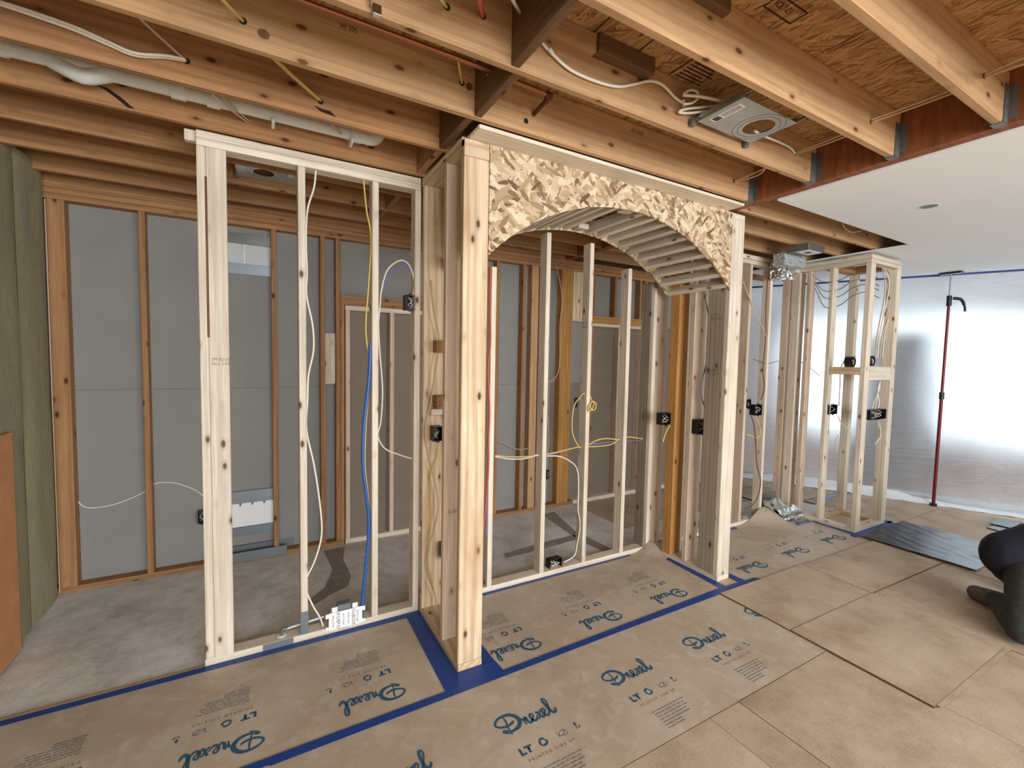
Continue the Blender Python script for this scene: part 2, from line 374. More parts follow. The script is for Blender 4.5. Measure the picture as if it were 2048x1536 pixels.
# stamps printed on the subfloor underside
def stamp(parent, body, size, loc, rz, mat='stamp_ink', sx=1.0, flip=True, space=1.0):
    me = textmesh(body, size, sx, space); return link('printed_stamp', me, mat, parent, loc, (PI, 0, rz))
stamp(ce, 'VOLY-03', 0.042, (1.70, 1.075, ZT - 0.0015), PI * 0 + 0.0, sx=0.62)
for (x0, x1, y0, y1) in ((1.68, 1.86, 1.03, 1.036), (1.68, 1.86, 1.094, 1.1), (1.68, 1.685, 1.03, 1.1), (1.855, 1.86, 1.03, 1.1), (1.70, 1.76, 0.96, 0.972), (1.716, 1.722, 0.90, 0.96), (1.738, 1.744, 0.90, 0.96), (1.70, 1.76, 0.89, 0.90)):
    PB(ce, 'printed_stamp', (x0, x1), (y0, y1), (ZT - 0.0015, ZT), 'stamp_ink', 0.0)
for k in range(6):
    PB(ce, 'printed_stamp', (1.73, 1.86 + 0.02 * (k % 3)), (1.44 + k * 0.021, 1.447 + k * 0.021), (ZT - 0.0015, ZT), 'stamp_ink', 0.0)
PB(ce, 'printed_stamp', (1.74, 1.84), (1.385, 1.42), (ZT - 0.0015, ZT), 'stamp_ink', 0.0)
link('printed_stamp', textmesh('SPF-LP', 0.03, 1.2), 'stamp_ink', ce, (1.95, 1.9655, 2.985), (PI / 2, PI, 0))
link('printed_stamp', textmesh('HI 205', 0.03, 0.8), 'stamp_ink', ce, (0.30, 1.9655, 2.965), (PI / 2, 0, 0))

# beam with hangers
bmx = empty('support_beam', (3.04, 1.0, ZJ), 'dark red-brown laminated beam carrying the joist ends', 'beam', kind='structure')
B(bmx, 'beam_ply', (3.0, 3.038), (-4.2, 4.6), (ZJ - 0.001, ZT), 'lvl_wood', 0.002)
B(bmx, 'beam_ply', (3.039, 3.077), (-4.2, 4.6), (ZJ - 0.001, ZT), 'lvl_wood', 0.002)
def hanger(y):
    bm = bmesh.new()
    def bx(x, yy, z):
        r = bmesh.ops.create_cube(bm, size=1.0)
        bmesh.ops.scale(bm, vec=(x[1] - x[0], yy[1] - yy[0], z[1] - z[0]), verts=r['verts'])
        bmesh.ops.translate(bm, vec=((x[0] + x[1]) / 2, (yy[0] + yy[1]) / 2, (z[0] + z[1]) / 2), verts=r['verts'])
    a, b = y - T2 - 0.002, y + 0.002
    bx((2.945, 2.999), (a - 0.002, a), (ZJ, ZJ + 0.17)); bx((2.945, 2.999), (b, b + 0.002), (ZJ, ZJ + 0.17)); bx((2.945, 2.999), (a, b), (ZJ - 0.004, ZJ - 0.001))
    for k in range(6):
        z = ZJ + 0.02 + k * 0.025; w = 0.026 if k % 2 else 0.032
        bx((2.9965, 2.9995), (a - w, a), (z, z + 0.0245))
        bx((2.9965, 2.9995), (b, b + w), (z, z + 0.0245))
    return bmobj('joist_hanger', bm, 'steel_dark', bmx, (0, 0, 0))
for y in JF[1:5]: hanger(y)

# ------------------------------------------------------------ walls that close the room
wb = empty('wall_back', (1.5, YB, 0), 'back wall of old studs against grey plasterboard', 'wall', kind='structure')
YD = YB + 0.089
PB(wb, 'plasterboard_sheet', (-1.3, 2.9), (YD, YD + 0.013), (-0.01, 1.392), 'gypsum_grey', 0.001)
PB(wb, 'plasterboard_sheet', (-1.3, 2.9), (YD, YD + 0.013), (1.393, ZJ), 'gypsum_grey', 0.001)
PB(wb, 'plasterboard_sheet', (2.902, 6.3), (YD, YD + 0.013), (-0.01, 1.40), 'gypsum_brown', 0.001)
PB(wb, 'plasterboard_sheet', (2.902, 3.35), (YD, YD + 0.013), (1.401, ZJ), 'gypsum_grey', 0.001)
PB(wb, 'plasterboard_sheet', (3.352, 6.3), (YD, YD + 0.013), (1.401, 2.10), 'gypsum_brown', 0.001)
PB(wb, 'plasterboard_sheet', (3.352, 6.3), (YD, YD + 0.013), (2.103, ZJ), 'gypsum_grey', 0.001)
PB(wb, 'sheathing', (-1.4, 6.4), (YD + 0.0135, YD + 0.03), (-0.17, ZT), 'dark_wood', 0.0)
PB(wb, 'plasterboard_sheet', (0.70, 1.6), (YD - 0.014, YD - 0.001), (0.04, 2.06), 'gypsum_brown', 0.001)
for z0 in (2.668, 2.707, 2.746):
    B(wb, 'top_plate', (-1.3, 6.2), (YB, YD), (z0, z0 + T2), 'old_wood', 0.004)
B(wb, 'bottom_plate', (-1.25, 0.66), (YB, YD), (-0.012, 0.026), 'old_wood')
B(wb, 'bottom_plate', (0.67, 1.9), (YB, YD), (-0.012, 0.03), 'new_wood')
B(wb, 'bottom_plate', (1.9, 3.2), (YB, YD), (-0.012, 0.026), 'old_wood')
B(wb, 'bottom_plate', (3.2, 5.0), (YB, YD), (-0.012, 0.03), 'new_wood')
def BS(x0, w, z0, z1, m, y0=YB, d=0.088): B(wb, 'stud', (x0, x0 + w), (y0, y0 + d), (z0, z1), m)
BS(-1.2, 0.089, 0.026, 2.668, 'old_wood')
for x0 in (-0.726, 0.105, 0.47, 0.593): BS(x0, T2, 0.026, 2.668, 'old_wood')
BS(0.633, 0.03, 0.026, 2.2, 'old_wood')
BS(0.672, T2, 0.03, 2.065, 'pink_wood'); BS(1.06, T2, 0.03, 2.065, 'pink_wood'); BS(1.46, T2, 0.03, 2.065, 'pink_wood'); BS(1.85, T2, 0.03, 2.065, 'pink_wood')
B(wb, 'header', (0.67, 1.9), (YB, YD), (2.065, 2.105), 'new_wood')
B(wb, 'header', (0.64, 1.9), (YB, YD), (2.107, 2.19), 'old_wood')
B(wb, 'filler_block', (0.51, 0.592), (YB + 0.03, YD), (1.42, 1.86), 'new_wood')
for x0, w, m in ((2.146, T2, 'old_wood'), (2.46, T2, 'old_wood'), (2.57, 0.089, 'joist_wood'), (2.70, T2, 'old_wood'), (2.745, T2, 'joist_wood'),
                 (2.96, T2, 'orange_wood'), (2.999, T2, 'orange_wood'), (3.038, T2, 'orange_wood'), (3.077, T2, 'orange_wood'),
                 (3.40, T2, 'old_wood'), (3.82, T2, 'pink_wood'), (4.19, T2, 'pink_wood'), (4.24, T2, 'old_wood'), (4.6, T2, 'old_wood'), (5.0, T2, 'pink_wood'), (5.4, T2, 'pink_wood')):
    BS(x0, w, 0.026, 2.668 if x0 < 3.3 or x0 > 4.22 else 2.065, m)
for x0 in (3.41, 3.74, 4.15): BS(x0, T2, 2.19, 2.668, 'old_wood')
B(wb, 'filler_block', (3.12, 3.26), (YB - 0.001, YB + 0.037), (2.11, 2.668), 'stained_wood')
B(wb, 'header', (3.38, 4.24), (YB - 0.001, YD), (2.105, 2.19), 'orange_wood')
B(wb, 'header', (3.38, 4.24), (YB - 0.001, YD), (2.066, 2.104), 'new_wood')

# left wall: sprayed foam between hidden studs
wlft = empty('wall_left', (-1.2, 3.0, 0), 'olive foam-covered side wall meeting the concrete floor', 'wall', kind='structure')
def foam(y0, y1, z0, z1):
    ny, nz = 10, 24; V = []; F = []
    for j in range(nz + 1):
        for i in range(ny + 1):
            u = i / ny; v = j / nz
            d = 0.024 * (1 - (2 * u - 1) ** 6) + 0.006 * math.sin(7 * v + y0 * 5) + random.uniform(-0.002, 0.002)
            if i in (0, ny): d = 0.008
            V.append((-d * -1.0 if False else d, y0 + (y1 - y0) * u, z0 + (z1 - z0) * v))
    for j in range(nz):
        for i in range(ny):
            a = j * (ny + 1) + i; F.append((a, a + ny + 1, a + ny + 2, a + 1))
    return mesh('foam_panel', [(v[0], v[1] - y0, v[2]) for v in V], F, 'foam_wall', wlft, (-1.218, y0, 0), True)
PB(wlft, 'wall_core', (-1.36, -1.256), (-4.2, 4.25), (-0.01, ZT), 'foam_wall')
yy = 4.135
while yy > 0.3:
    foam(yy - 0.41, yy, -0.01, 2.83); yy -= 0.415
B(wlft, 'corner_bead', (-1.205, -1.198), (4.14, 4.146), (0.0, 2.66), 'cable_tan', 0.002)
tag(poly('leaning_board', [(-1.185, 3.02), (-1.165, 3.02), (-1.165, 3.45), (-1.185, 3.45)], 0.0, 1.22, 'orange_board'), 'blurred orange board standing against the olive side wall', 'board')

# ------------------------------------------------------------ stud wall left of the niche
w1 = empty('wall_front', (0.3, YW, 0), 'new stud wall with double left post, left of the arched niche', 'wall frame', kind='structure')
D4 = 0.089
B(w1, 'bottom_plate', (-0.26, 0.905), (YW, YW + D4), (0.0, T2), 'new_wood')
B(w1, 'top_plate', (-0.255, 0.905), (YW, YW + D4), (2.709, 2.746), 'new_wood'); B(w1, 'top_plate', (-0.255, 0.905), (YW, YW + D4), (2.747, 2.784), 'new_wood')
B(w1, 'stud', (-0.255, -0.217), (YW, YW + D4), (T2, 2.708), 'new_wood'); B(w1, 'stud', (-0.216, -0.128), (YW, YW + T2), (T2, 2.708), 'new_wood')
for x0 in (0.205, 0.607, 0.868): B(w1, 'stud', (x0, x0 + T2), (YW, YW + D4), (T2, 2.708), 'new_wood')
B(w1, 'bark_edge', (-0.222, -0.211), (YW - 0.0015, YW + 0.004), (1.75, 2.56), 'dark_wood', 0.0015)
B(w1, 'plate_end', (-0.305, -0.256), (YW + 0.02, YW + 0.06), (2.73, 2.784), 'new_wood')
PB(w1, 'nail_plate', (0.203, 0.245), (YW - 0.002, YW), (0.04, 0.175), 'zinc_tape', 0.0)
PB(w1, 'nail_plate', (0.01, 0.165), (YW - 0.002, YW), (0.002, 0.037), 'zinc_tape', 0.0)
gs = link('grade_stamp', textmesh('SPF KD-HT\nNo.2  S-DRY', 0.022, 0.8), 'pencil_ink', w1, (-0.205, YW - 0.0006, 1.63), (PI / 2, 0, 0))

# ------------------------------------------------------------ arched niche
XL0, XL1, XR0, XR1 = 0.91, 1.05, 3.035, 3.175
nf = empty('wall_niche', (2.0, YF, 0), 'arched niche frame with flake board front and slatted vault', 'wall frame', kind='structure')
YS1 = YW - 0.001                  # side walls run from the front posts back to the stud wall
for (a, b, m) in ((XL0, XL1, 'stained_wood'), (XR0, XR1, 'new_wood')):
    B(nf, 'side_bottom_plate', (a, b), (YF - 0.004, YS1), (0, T2), m)
    B(nf, 'side_top_plate', (a, b), (YF, YS1), (2.727, 2.764), m)
# left side wall
B(nf, 'front_post', (XL0, XL1), (YF, YF + T2), (T2, 2.68), 'stained_wood')
B(nf, 'post_cap', (XL0, XL1), (YF - 0.0015, YF + T2), (2.681, 2.764), 'stained_wood')
B(nf, 'stud', (XL0, XL1), (2.37, 2.37 + T2), (T2, 2.726), 'pink_wood')
B(nf, 'stud', (XL0, XL1), (2.745, 2.745 + T2), (T2, 2.726), 'stained_wood')
B(nf, 'filler_block', (0.97, 1.045), (2.68, 2.744), (1.70, 1.775), 'old_wood'); B(nf, 'filler_block', (0.97, 1.045), (2.66, 2.744), (1.35, 1.43), 'old_wood')
B(nf, 'filler_block', (0.945, 1.048), (2.69, 2.744), (1.305, 1.345), 'new_wood')
link('grade_stamp', textmesh('S-GRN', 0.03, 0.8), 'pencil_ink', nf, (0.935, 2.3695, 0.78), (PI / 2, 0, 0))
# right side wall
B(nf, 'front_post', (XR0, XR1), (YF, YF + T2), (T2, 2.726), 'new_wood')
B(nf, 'stud', (XR0, XR0 + T2), (YF + T2 + 0.001, YF + T2 + 0.141), (T2, 2.66), 'grey_wood')
B(nf, 'stud', (XR0, XR1), (2.43, 2.43 + T2), (T2, 2.66), 'pink_wood')
for k in range(3):
    B(nf, 'stud', (XR0 - 0.012 + k * 0.039, XR0 + 0.026 + k * 0.039), (2.575 + 0.006 * (k % 2), 2.664), (T2, 2.66), 'orange_wood')
B(nf, 'stud', (XR0 + 0.11, XR0 + 0.148), (2.59, 2.679), (T2, 2.66), 'new_wood')
link('grade_stamp', textmesh('S-DRY\nHEM FIR', 0.03, 0.9), 'pencil_ink', nf, (XR0 - 0.0006, YF + T2 + 0.115, 2.02), (PI / 2, 0, -PI / 2))
link('grade_stamp', textmesh('WWP\n17 17 17', 0.03, 0.9), 'pencil_ink', nf, (XR0 - 0.0006, YF + T2 + 0.115, 1.60), (PI / 2, 0, -PI / 2))
# back stud wall of the niche
B(nf, 'bottom_plate', (XL1 + 0.001, XR0 + 0.1), (YW, YW + D4), (0, T2), 'new_wood')
for x0 in (1.41, 1.857, 2.263, 2.668):
    zz = {1.41: 2.30, 1.857: 2.60, 2.263: 2.58, 2.668: 2.43}[x0]
    B(nf, 'stud', (x0, x0 + T2), (YW, YW + D4), (T2, zz), 'new_wood')
B(nf, 'stud', (2.935, 2.973), (YW, YW + 0.11), (T2, 2.34), 'grey_wood'); B(nf, 'stud', (2.974, 3.012), (YW, YW + 0.11), (T2, 2.30), 'new_wood')
B(nf, 'stud', (XR0, XR1), (YW + 0.03, YW + 0.068), (T2, 2.66), 'pink_wood')
B(nf, 'stud', (XL1 + 0.001, XL1 + 0.039), (YW, YW + D4), (T2, 2.5), 'old_wood')
link('grade_stamp', textmesh('SPF 17\nKD-HT', 0.03, 0.8), 'pencil_ink', nf, (2.2624, YW + 0.083, 1.95), (PI / 2, 0, -PI / 2))
# arch boards
XC = 0.5 * (XL1 + XR0); HALF = 0.5 * (XR0 - XL1); ZS, ZA = 2.205, 2.605; SAG = ZA - ZS
RA = (HALF ** 2 + SAG ** 2) / (2 * SAG); ZC = ZA - RA; AM = math.asin(HALF / RA)
def arch_board(name, y0, y1, mat, ztop, xl, xr, off=0.0, n=40):
    pts = [(XC + (RA + off) * math.sin(-AM + 2 * AM * i / n), ZC + (RA + off) * math.cos(-AM + 2 * AM * i / n)) for i in range(n + 1)]
    pts[0] = (xl, pts[0][1]); pts[-1] = (xr, pts[-1][1])
    V = []; F = []
    for (x, z) in pts: V += [(x, 0, z), (x, 0, ztop), (x, y1 - y0, z), (x, y1 - y0, ztop)]
    for i in range(n):
        a = 4 * i; b = a + 4
        F += [(a, b, b + 1, a + 1), (a + 2, a + 3, b + 3, b + 2), (a, a + 2, b + 2, b), (a + 1, b + 1, b + 3, a + 3)]
    F += [(0, 1, 3, 2), (4 * n, 4 * n + 2, 4 * n + 3, 4 * n + 1)]
    return mesh(name, V, F, mat, nf, (0, y0, 0))
arch_board('flake_board_front', YF, YF + 0.012, 'osb', 2.7635, XL1 + 0.003, XR0 - 0.002)
arch_board('flake_board_back', YW - 0.10, YW - 0.088, 'osb', 2.72, XL1 + 0.004, XR0 - 0.003)
NS = 21
for i in range(NS):
    ang = -AM + 2 * AM * (i + 0.35) / (NS - 0.3)
    if i == 10: continue
    cx_, cz_ = XC + (RA + 0.037) * math.sin(ang), ZC + (RA + 0.037) * math.cos(ang)
    me = boxmesh(0.036, 0.07, YW - 0.101 - (YF + 0.013), 0.003, 'new_wood')
    o = link('vault_slat', me, None, nf, (cx_, (YW - 0.101 + YF + 0.013) / 2, cz_), (0, 0, 0))
    o.matrix_basis = Matrix.Translation(o.location) @ Matrix.Rotation(ang, 4, 'Y') @ Matrix.Rotation(-PI / 2, 4, 'X')
a10 = -AM + 2 * AM * (10 + 0.35) / (NS - 0.3)
for yy in (YF + 0.03, YW - 0.19):
    B(nf, 'light_opening_block', (XC + RA * math.sin(a10) - 0.045, XC + RA * math.sin(a10) + 0.045), (yy, yy + 0.06), (ZA + 0.004, ZA + 0.042), 'new_wood')
# plate above the niche front
B(nf, 'cap_plate', (0.93, 2.975), (2.007, 2.16), (2.7645, 2.784), 'new_wood', 0.007)
B(nf, 'cap_plate', (XL0, XL1), (2.165, YS1), (2.7645, 2.784), 'stained_wood')

# ------------------------------------------------------------ open bay and closet frame to the right
wbay = empty('wall_bay', (4.2, YW, 0), 'stud wall at the back of the open bay right of the niche', 'wall frame', kind='structure')
B(wbay, 'bottom_plate', (XR1 + 0.03, 5.16), (YW, YW + D4), (0, T2), 'new_wood')
B(wbay, 'top_plate', (XR1 + 0.03, 5.16), (YW, YW + D4), (2.66, 2.70), 'new_wood'); B(wbay, 'top_plate', (XR1 + 0.03, 5.16), (YW, YW + D4), (2.705, 2.745), 'new_wood')
for x0, m in ((3.5, 'new_wood'), (3.9, 'pink_wood'), (4.29, 'pink_wood'), (4.64, 'new_wood')):
    B(wbay, 'stud', (x0, x0 + T2), (YW, YW + D4), (T2, 2.66), m)
B(wbay, 'stud', (4.40, 4.44), (YW + 0.30, YW + 0.39), (0, 2.62), 'pink_wood')
B(wbay, 'header', (4.3, 5.2), (YW + 0.30, YW + 0.39), (2.62, 2.66), 'old_wood')

wc = empty('wall_closet', (5.5, YF, 0), 'small new closet frame of posts at the right end of the bay', 'wall frame', kind='structure')
CX0, CX1, CY1 = 5.16, 5.80, 2.60
for (x0, x1, y0, y1) in ((CX0, CX0 + D4, YF, YF + 0.045), (CX1 - D4, CX1, YF, YF + D4), (CX0, CX0 + D4, 2.46, 2.46 + T2), (CX1 - 0.07, CX1, 2.5, 2.5 + T2 * 2)):
    B(wc, 'post', (x0, x1), (y0, y1), (T2, 2.665), 'new_wood')
for z0 in (2.667, 2.707):
    B(wc, 'top_plate', (CX0, CX1), (YF, YF + D4), (z0, z0 + T2), 'new_wood'); B(wc, 'top_plate', (CX0, CX0 + D4), (YF + D4 + 0.001, 2.98), (z0, z0 + T2), 'new_wood')
    B(wc, 'top_plate', (CX1 - D4, CX1), (YF + D4 + 0.001, CY1), (z0, z0 + T2), 'old_wood'); B(wc, 'top_plate', (CX0 + D4 + 0.001, CX1 - D4 - 0.001), (CY1 - D4, CY1), (z0, z0 + T2), 'old_wood')
B(wc, 'bottom_plate', (CX0, CX1), (YF, YF + D4), (0, T2), 'new_wood'); B(wc, 'bottom_plate', (CX0, CX0 + D4), (YF + D4 + 0.001, 2.98), (0, T2), 'new_wood')
B(wc, 'bottom_plate', (CX1 - D4, CX1), (YF + D4 + 0.001, CY1), (0, T2), 'stained_wood'); B(wc, 'bottom_plate', (CX0 + D4 + 0.001, CX1 - D4 - 0.001), (CY1 - D4, CY1), (0, T2), 'stained_wood')
B(wc, 'shelf_block', (CX0 + D4, CX1 - D4), (YF + 0.002, YF + 0.04), (1.525, 1.662), 'new_wood')
B(wc, 'shelf_block', (CX0 + 0.002, CX0 + 0.04), (YF + 0.046, 2.459), (1.575, 1.65), 'stained_wood')
for (x0, x1, y0, y1, m) in ((CX0, CX0 + D4, 2.68, 2.72, 'pink_wood'), (CX0, CX0 + T2, 2.79, 2.87, 'new_wood'), (CX0 + 0.045, CX0 + 0.13, 2.80, 2.84, 'stained_wood'), (CX0, CX0 + T2, 2.90, 2.975, 'pink_wood')):
    B(wc, 'stud', (x0, x1), (y0, y1), (T2, 2.665), m)
B(wc, 'stud', (5.46, 5.55), (3.05, 3.09), (0.0, 2.70), 'pink_wood')

# ------------------------------------------------------------ paper, tape and cardboard on the floor
LOGO = [  # brush strokes of the printed wordmark: (points, half widths)
    ([(0.98, .52), (.86, .43), (.6, .36), (.3, .40), (.08, .55), (.06, .72), (.28, .93), (.62, 1.0), (.95, .93), (1.2, .68), (1.24, .36), (1.05, .1), (.75, .0), (.5, .03)], (.03, .05, .055, .05, .045, .045, .05, .06, .075, .085, .085, .075, .06, .03)),
    ([(.60, 1.04), (.62, .7), (.56, .35), (.52, .03)], (.02, .035, .035, .02)),
    ([(.52, .05), (.28, .16), (.26, .08), (.58, -.13), (.5, .03)], (.025, .05, .045, .02, .02)),
    ([(1.34, .42), (1.42, .32), (1.45, .0)], (.05, .04, .025)),
    ([(1.44, .2), (1.55, .4), (1.6, .36), (1.6, .12), (1.7, .0), (1.82, .1), (2.0, .3), (2.0, .44), (1.88, .46), (1.82, .28), (1.86, .08), (1.99, .0), (2.12, .12), (2.2, .26)], (.03, .05, .05, .055, .05, .035, .03, .035, .04, .05, .055, .05, .035, .03)),
    ([(2.18, .4), (2.27, .42), (2.33, .2), (2.42, .0), (2.52, .08)], (.03, .045, .05, .045, .03)),
    ([(2.5, .42), (2.42, .38), (2.24, .05), (2.15, .02)], (.04, .03, .03, .035)),
    ([(2.5, .08), (2.72, .3), (2.72, .44), (2.6, .46), (2.54, .28), (2.58, .08), (2.71, .0), (2.86, .14), (3.06, .6), (3.1, .9), (3.02, 1.04), (2.93, .92), (2.94, .5), (2.98, .12), (3.1, .0), (3.22, .1), (3.27, .26)], (.03, .03, .035, .04, .05, .055, .05, .035, .03, .035, .035, .05, .06, .065, .06, .05, .03)),
]
def ribbon(V, F, pts, hw, n=6):
    P = spline([(p[0], p[1], 0) for p in pts], n); m = len(P); st = len(V)
    for i, p in enumerate(P):
        d = P[min(i + 1, m - 1)] - P[max(i - 1, 0)]; d.normalize(); nrm = Vector((-d.y, d.x, 0))
        f = i / (m - 1) * (len(hw) - 1); k = min(int(f), len(hw) - 2); w = hw[k] + (hw[k + 1] - hw[k]) * (f - k)
        w *= 1.3; V += [p + nrm * w, p - nrm * w]
    for i in range(m - 1): F.append((st + 2 * i, st + 2 * i + 1, st + 2 * i + 3, st + 2 * i + 2))
def inkmesh(name, strokes, sc, off=(0, 0)):
    V, F = [], []
    for k, (p, h) in enumerate(strokes):
        st = len(V); ribbon(V, F, p, h)
        for v in V[st:]: v.z = k * 0.00035 / sc * 0.4
    me = bpy.data.meshes.new(name); me.from_pydata([((v.x + off[0]) * sc, (v.y + off[1]) * sc, v.z * sc) for v in V], [], F); return me
logo_me = inkmesh('logo', LOGO, 0.0935); logo_me.materials.append(M['ink'])
lt_me = textmesh('LT', 0.047, 1.15, 1.1, 'LEFT', 1.0, 0.0028); lt_me.materials.append(M['ink'])
psu_me = textmesh('PRINTED SIDE UP', 0.0205, 1.0, 1.55); psu_me.materials.append(M['ink_grey'])
txt_me = textmesh('•  Safe for all hardwood, wood, concrete, stone,\n    laminated tile, porcelain, VCT, epoxy, etc.\n    Not for use on wet floors, asphalt, carpets,\n    plastic vinyl or cork. Tape seams only.\n•  Liquid Resistant | Résistant aux liquides\n•  Breathable | Respirable\n•  Recyclable | Recyclable', 0.0145, 0.80, 1.0, 'LEFT', 1.15); txt_me.materials.append(M['ink'])
rec_me = inkmesh('recycle', [([(.0, .28), (.1, .46), (.28, .46), (.38, .34), (.46, .16), (.36, .02), (.22, -.02), (.04, .0), (-.02, .16), (.0, .28)], (.06, .05, .07, .03, .06, .05, .07, .03, .06, .05))], 0.068); rec_me.materials.append(M['ink'])
shi_me = inkmesh('sheet_icon', [([(.1, .42), (.2, .36), (.2, .06), (.4, .36), (.75, .4), (.58, .1), (.2, .06), (.45, .06), (.6, .0), (.8, .02), (.88, .22), (.75, .4), (.7, .2)], (.012,) * 13)], 0.068); shi_me.materials.append(M['ink'])
drp_me = inkmesh('drop_icon', [([(.14, .56), (.16, .42), (.14, .32), (.16, .22), (.02, .06), (.42, .06), (.26, .1), (.4, .24)], (.02, .08, .05, .012, .014, .014, .012, .012))], 0.068); drp_me.materials.append(M['ink'])
def prints(sheet, x, y, z, flip):
    """one repeat of the printed pattern; x,y is the lower left corner of the wordmark as read"""
    s = -1 if flip else 1; rz = PI if flip else 0.0
    for nm, me, dx, dy in (('printed_wordmark', logo_me, 0, 0), ('printed_letters', lt_me, 0.03, -0.13), ('recycling_mark', rec_me, 0.135, -0.128), ('sheet_mark', shi_me, 0.215, -0.128), ('drop_mark', drp_me, 0.32, -0.128), ('printed_line', psu_me, 0.045, -0.172), ('printed_text', txt_me, 0.05, -0.225)):
        link(nm, me, None, sheet, (x + s * dx, y + s * dy, z), (0, 0, rz))
def sheetmesh(name, x0, x1, y0, y1, hf, mat, z=0.0, nx=60, ny=24, th=0.0012):
    V, F = [], []; cx_, cy_ = (x0 + x1) / 2, (y0 + y1) / 2
    for j in range(ny + 1):
        for i in range(nx + 1):
            x = x0 + (x1 - x0) * i / nx; y = y0 + (y1 - y0) * j / ny; V.append((x - cx_, y - cy_, th + hf(x, y)))
    n = len(V); V += [(v[0], v[1], v[2] - th) for v in V]
    for j in range(ny):
        for i in range(nx):
            a = j * (nx + 1) + i; F.append((a, a + 1, a + nx + 2, a + nx + 1)); F.append((n + a, n + a + nx + 1, n + a + nx + 2, n + a + 1))
    for i in range(nx):
        a = i; F.append((a, n + a, n + a + 1, a + 1)); a = ny * (nx + 1) + i; F.append((a, a + 1, n + a + 1, n + a))
    for j in range(ny):
        a = j * (nx + 1); F.append((a, a + nx + 1, n + a + nx + 1, n + a)); a += nx; F.append((a, n + a, n + a + nx + 1, a + nx + 1))
    o = mesh(name, V, F, mat, None, (cx_, cy_, z), True)
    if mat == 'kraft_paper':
        o.data.materials.append(M['paper_edge_shade'])
        for p in o.data.polygons[2 * nx * ny:]: p.material_index = 1  # dark rim colour paints in the shadow gap below the paper's edge
    return o
def sst(a, b, x):
    t_ = max(0.0, min(1.0, (x - a) / (b - a))); return t_ * t_ * (3 - 2 * t_)
flat = lambda x, y: 0.0
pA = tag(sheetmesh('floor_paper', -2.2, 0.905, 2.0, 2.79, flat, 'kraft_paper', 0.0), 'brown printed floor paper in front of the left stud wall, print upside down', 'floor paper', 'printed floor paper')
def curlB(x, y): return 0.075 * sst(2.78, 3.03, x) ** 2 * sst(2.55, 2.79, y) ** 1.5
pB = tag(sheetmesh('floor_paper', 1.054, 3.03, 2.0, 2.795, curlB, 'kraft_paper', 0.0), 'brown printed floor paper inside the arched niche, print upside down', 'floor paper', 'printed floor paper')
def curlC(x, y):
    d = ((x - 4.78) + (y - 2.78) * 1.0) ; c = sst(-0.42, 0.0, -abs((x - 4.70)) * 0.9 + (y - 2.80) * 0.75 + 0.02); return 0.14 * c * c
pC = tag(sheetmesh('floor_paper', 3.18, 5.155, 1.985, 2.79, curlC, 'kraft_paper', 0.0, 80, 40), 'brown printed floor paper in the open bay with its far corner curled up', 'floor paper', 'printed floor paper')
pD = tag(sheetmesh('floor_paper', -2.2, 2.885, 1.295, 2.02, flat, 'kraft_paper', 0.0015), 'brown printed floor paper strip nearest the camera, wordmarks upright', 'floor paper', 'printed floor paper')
for x in (-0.32, 0.30, 0.92, 1.555, 2.18): prints(pD, x, 1.665, 0.0034, False)
for x in (-0.60, 0.01, 0.63): prints(pA, x, 2.20, 0.0018, True)
for x in (1.44, 2.07, 2.70): prints(pB, x, 2.20, 0.0018, True)
for x in (3.68, 4.31, 4.95):
    for nm, me, dx, dy in (('printed_wordmark', logo_me, 0, 0), ('printed_letters', lt_me, 0.03, -0.13), ('recycling_mark', rec_me, 0.135, -0.128), ('sheet_mark', shi_me, 0.215, -0.128), ('drop_mark', drp_me, 0.32, -0.128), ('printed_line', psu_me, 0.045, -0.172)):
        link(nm, me, None, pC, (x - dx, 2.20 - dy, 0.0018), (0, 0, PI))
link('printed_wordmark', logo_me, None, pD, (2.83, 1.70, 0.0034))

def tape(pts, label, z=0.0042, name='tape_strip', mat='blue_tape'):
    o = poly(name, pts, z - 0.0006, z, mat); return tag(o, label, 'tape', 'blue tape strips')
tape([(-2.2, 2.765), (0.83, 2.748), (0.91, 2.748), (0.91, 2.797), (-2.2, 2.797)], 'blue tape along the foot of the left stud wall', 0.0028)
tape([(0.80, 1.99), (0.905, 2.03), (0.909, 2.797), (0.815, 2.75)], 'blue tape along the outer left side of the niche', 0.0034)
tape([(-2.2, 1.965), (-0.25, 1.985), (0.02, 1.985), (0.03, 1.978), (1.9, 1.998), (3.39, 1.998), (3.36, 2.035), (2.96, 2.058), (1.9, 2.042), (1.12, 2.032), (-0.1, 2.025), (-2.2, 2.02)], 'long blue tape strip joining the two rows of floor paper', 0.0048)
tape([(0.86, 2.015), (1.13, 2.03), (1.125, 2.12), (0.905, 2.127)], 'wide blue tape at the foot of the front left post', 0.0055)
tape([(1.052, 2.03), (1.125, 2.03), (1.118, 2.78), (1.052, 2.78)], 'blue tape along the inner left side of the niche', 0.0034)
tape([(1.06, 2.766), (2.77, 2.772), (2.78, 2.796), (1.06, 2.796)], 'blue tape along the back of the niche floor', 0.004)
tape([(2.965, 2.045), (3.034, 2.05), (3.034, 2.60), (2.99, 2.58)], 'blue tape along the inner right side of the niche', 0.0034)
tape([(3.178, 2.0), (3.25, 2.0), (3.235, 2.22), (3.178, 2.26)], 'short blue tape beside the front right post', 0.0055)
tape([(3.6, 2.775), (4.1, 2.76), (4.2, 2.74), (4.22, 2.79), (3.6, 2.797)], 'short blue tape at the back wall of the open bay', 0.004)
tape([(4.68, 2.52), (5.10, 2.51), (5.13, 2.56), (4.70, 2.59)], 'short blue tape at the torn corner of the bay paper', 0.0036)
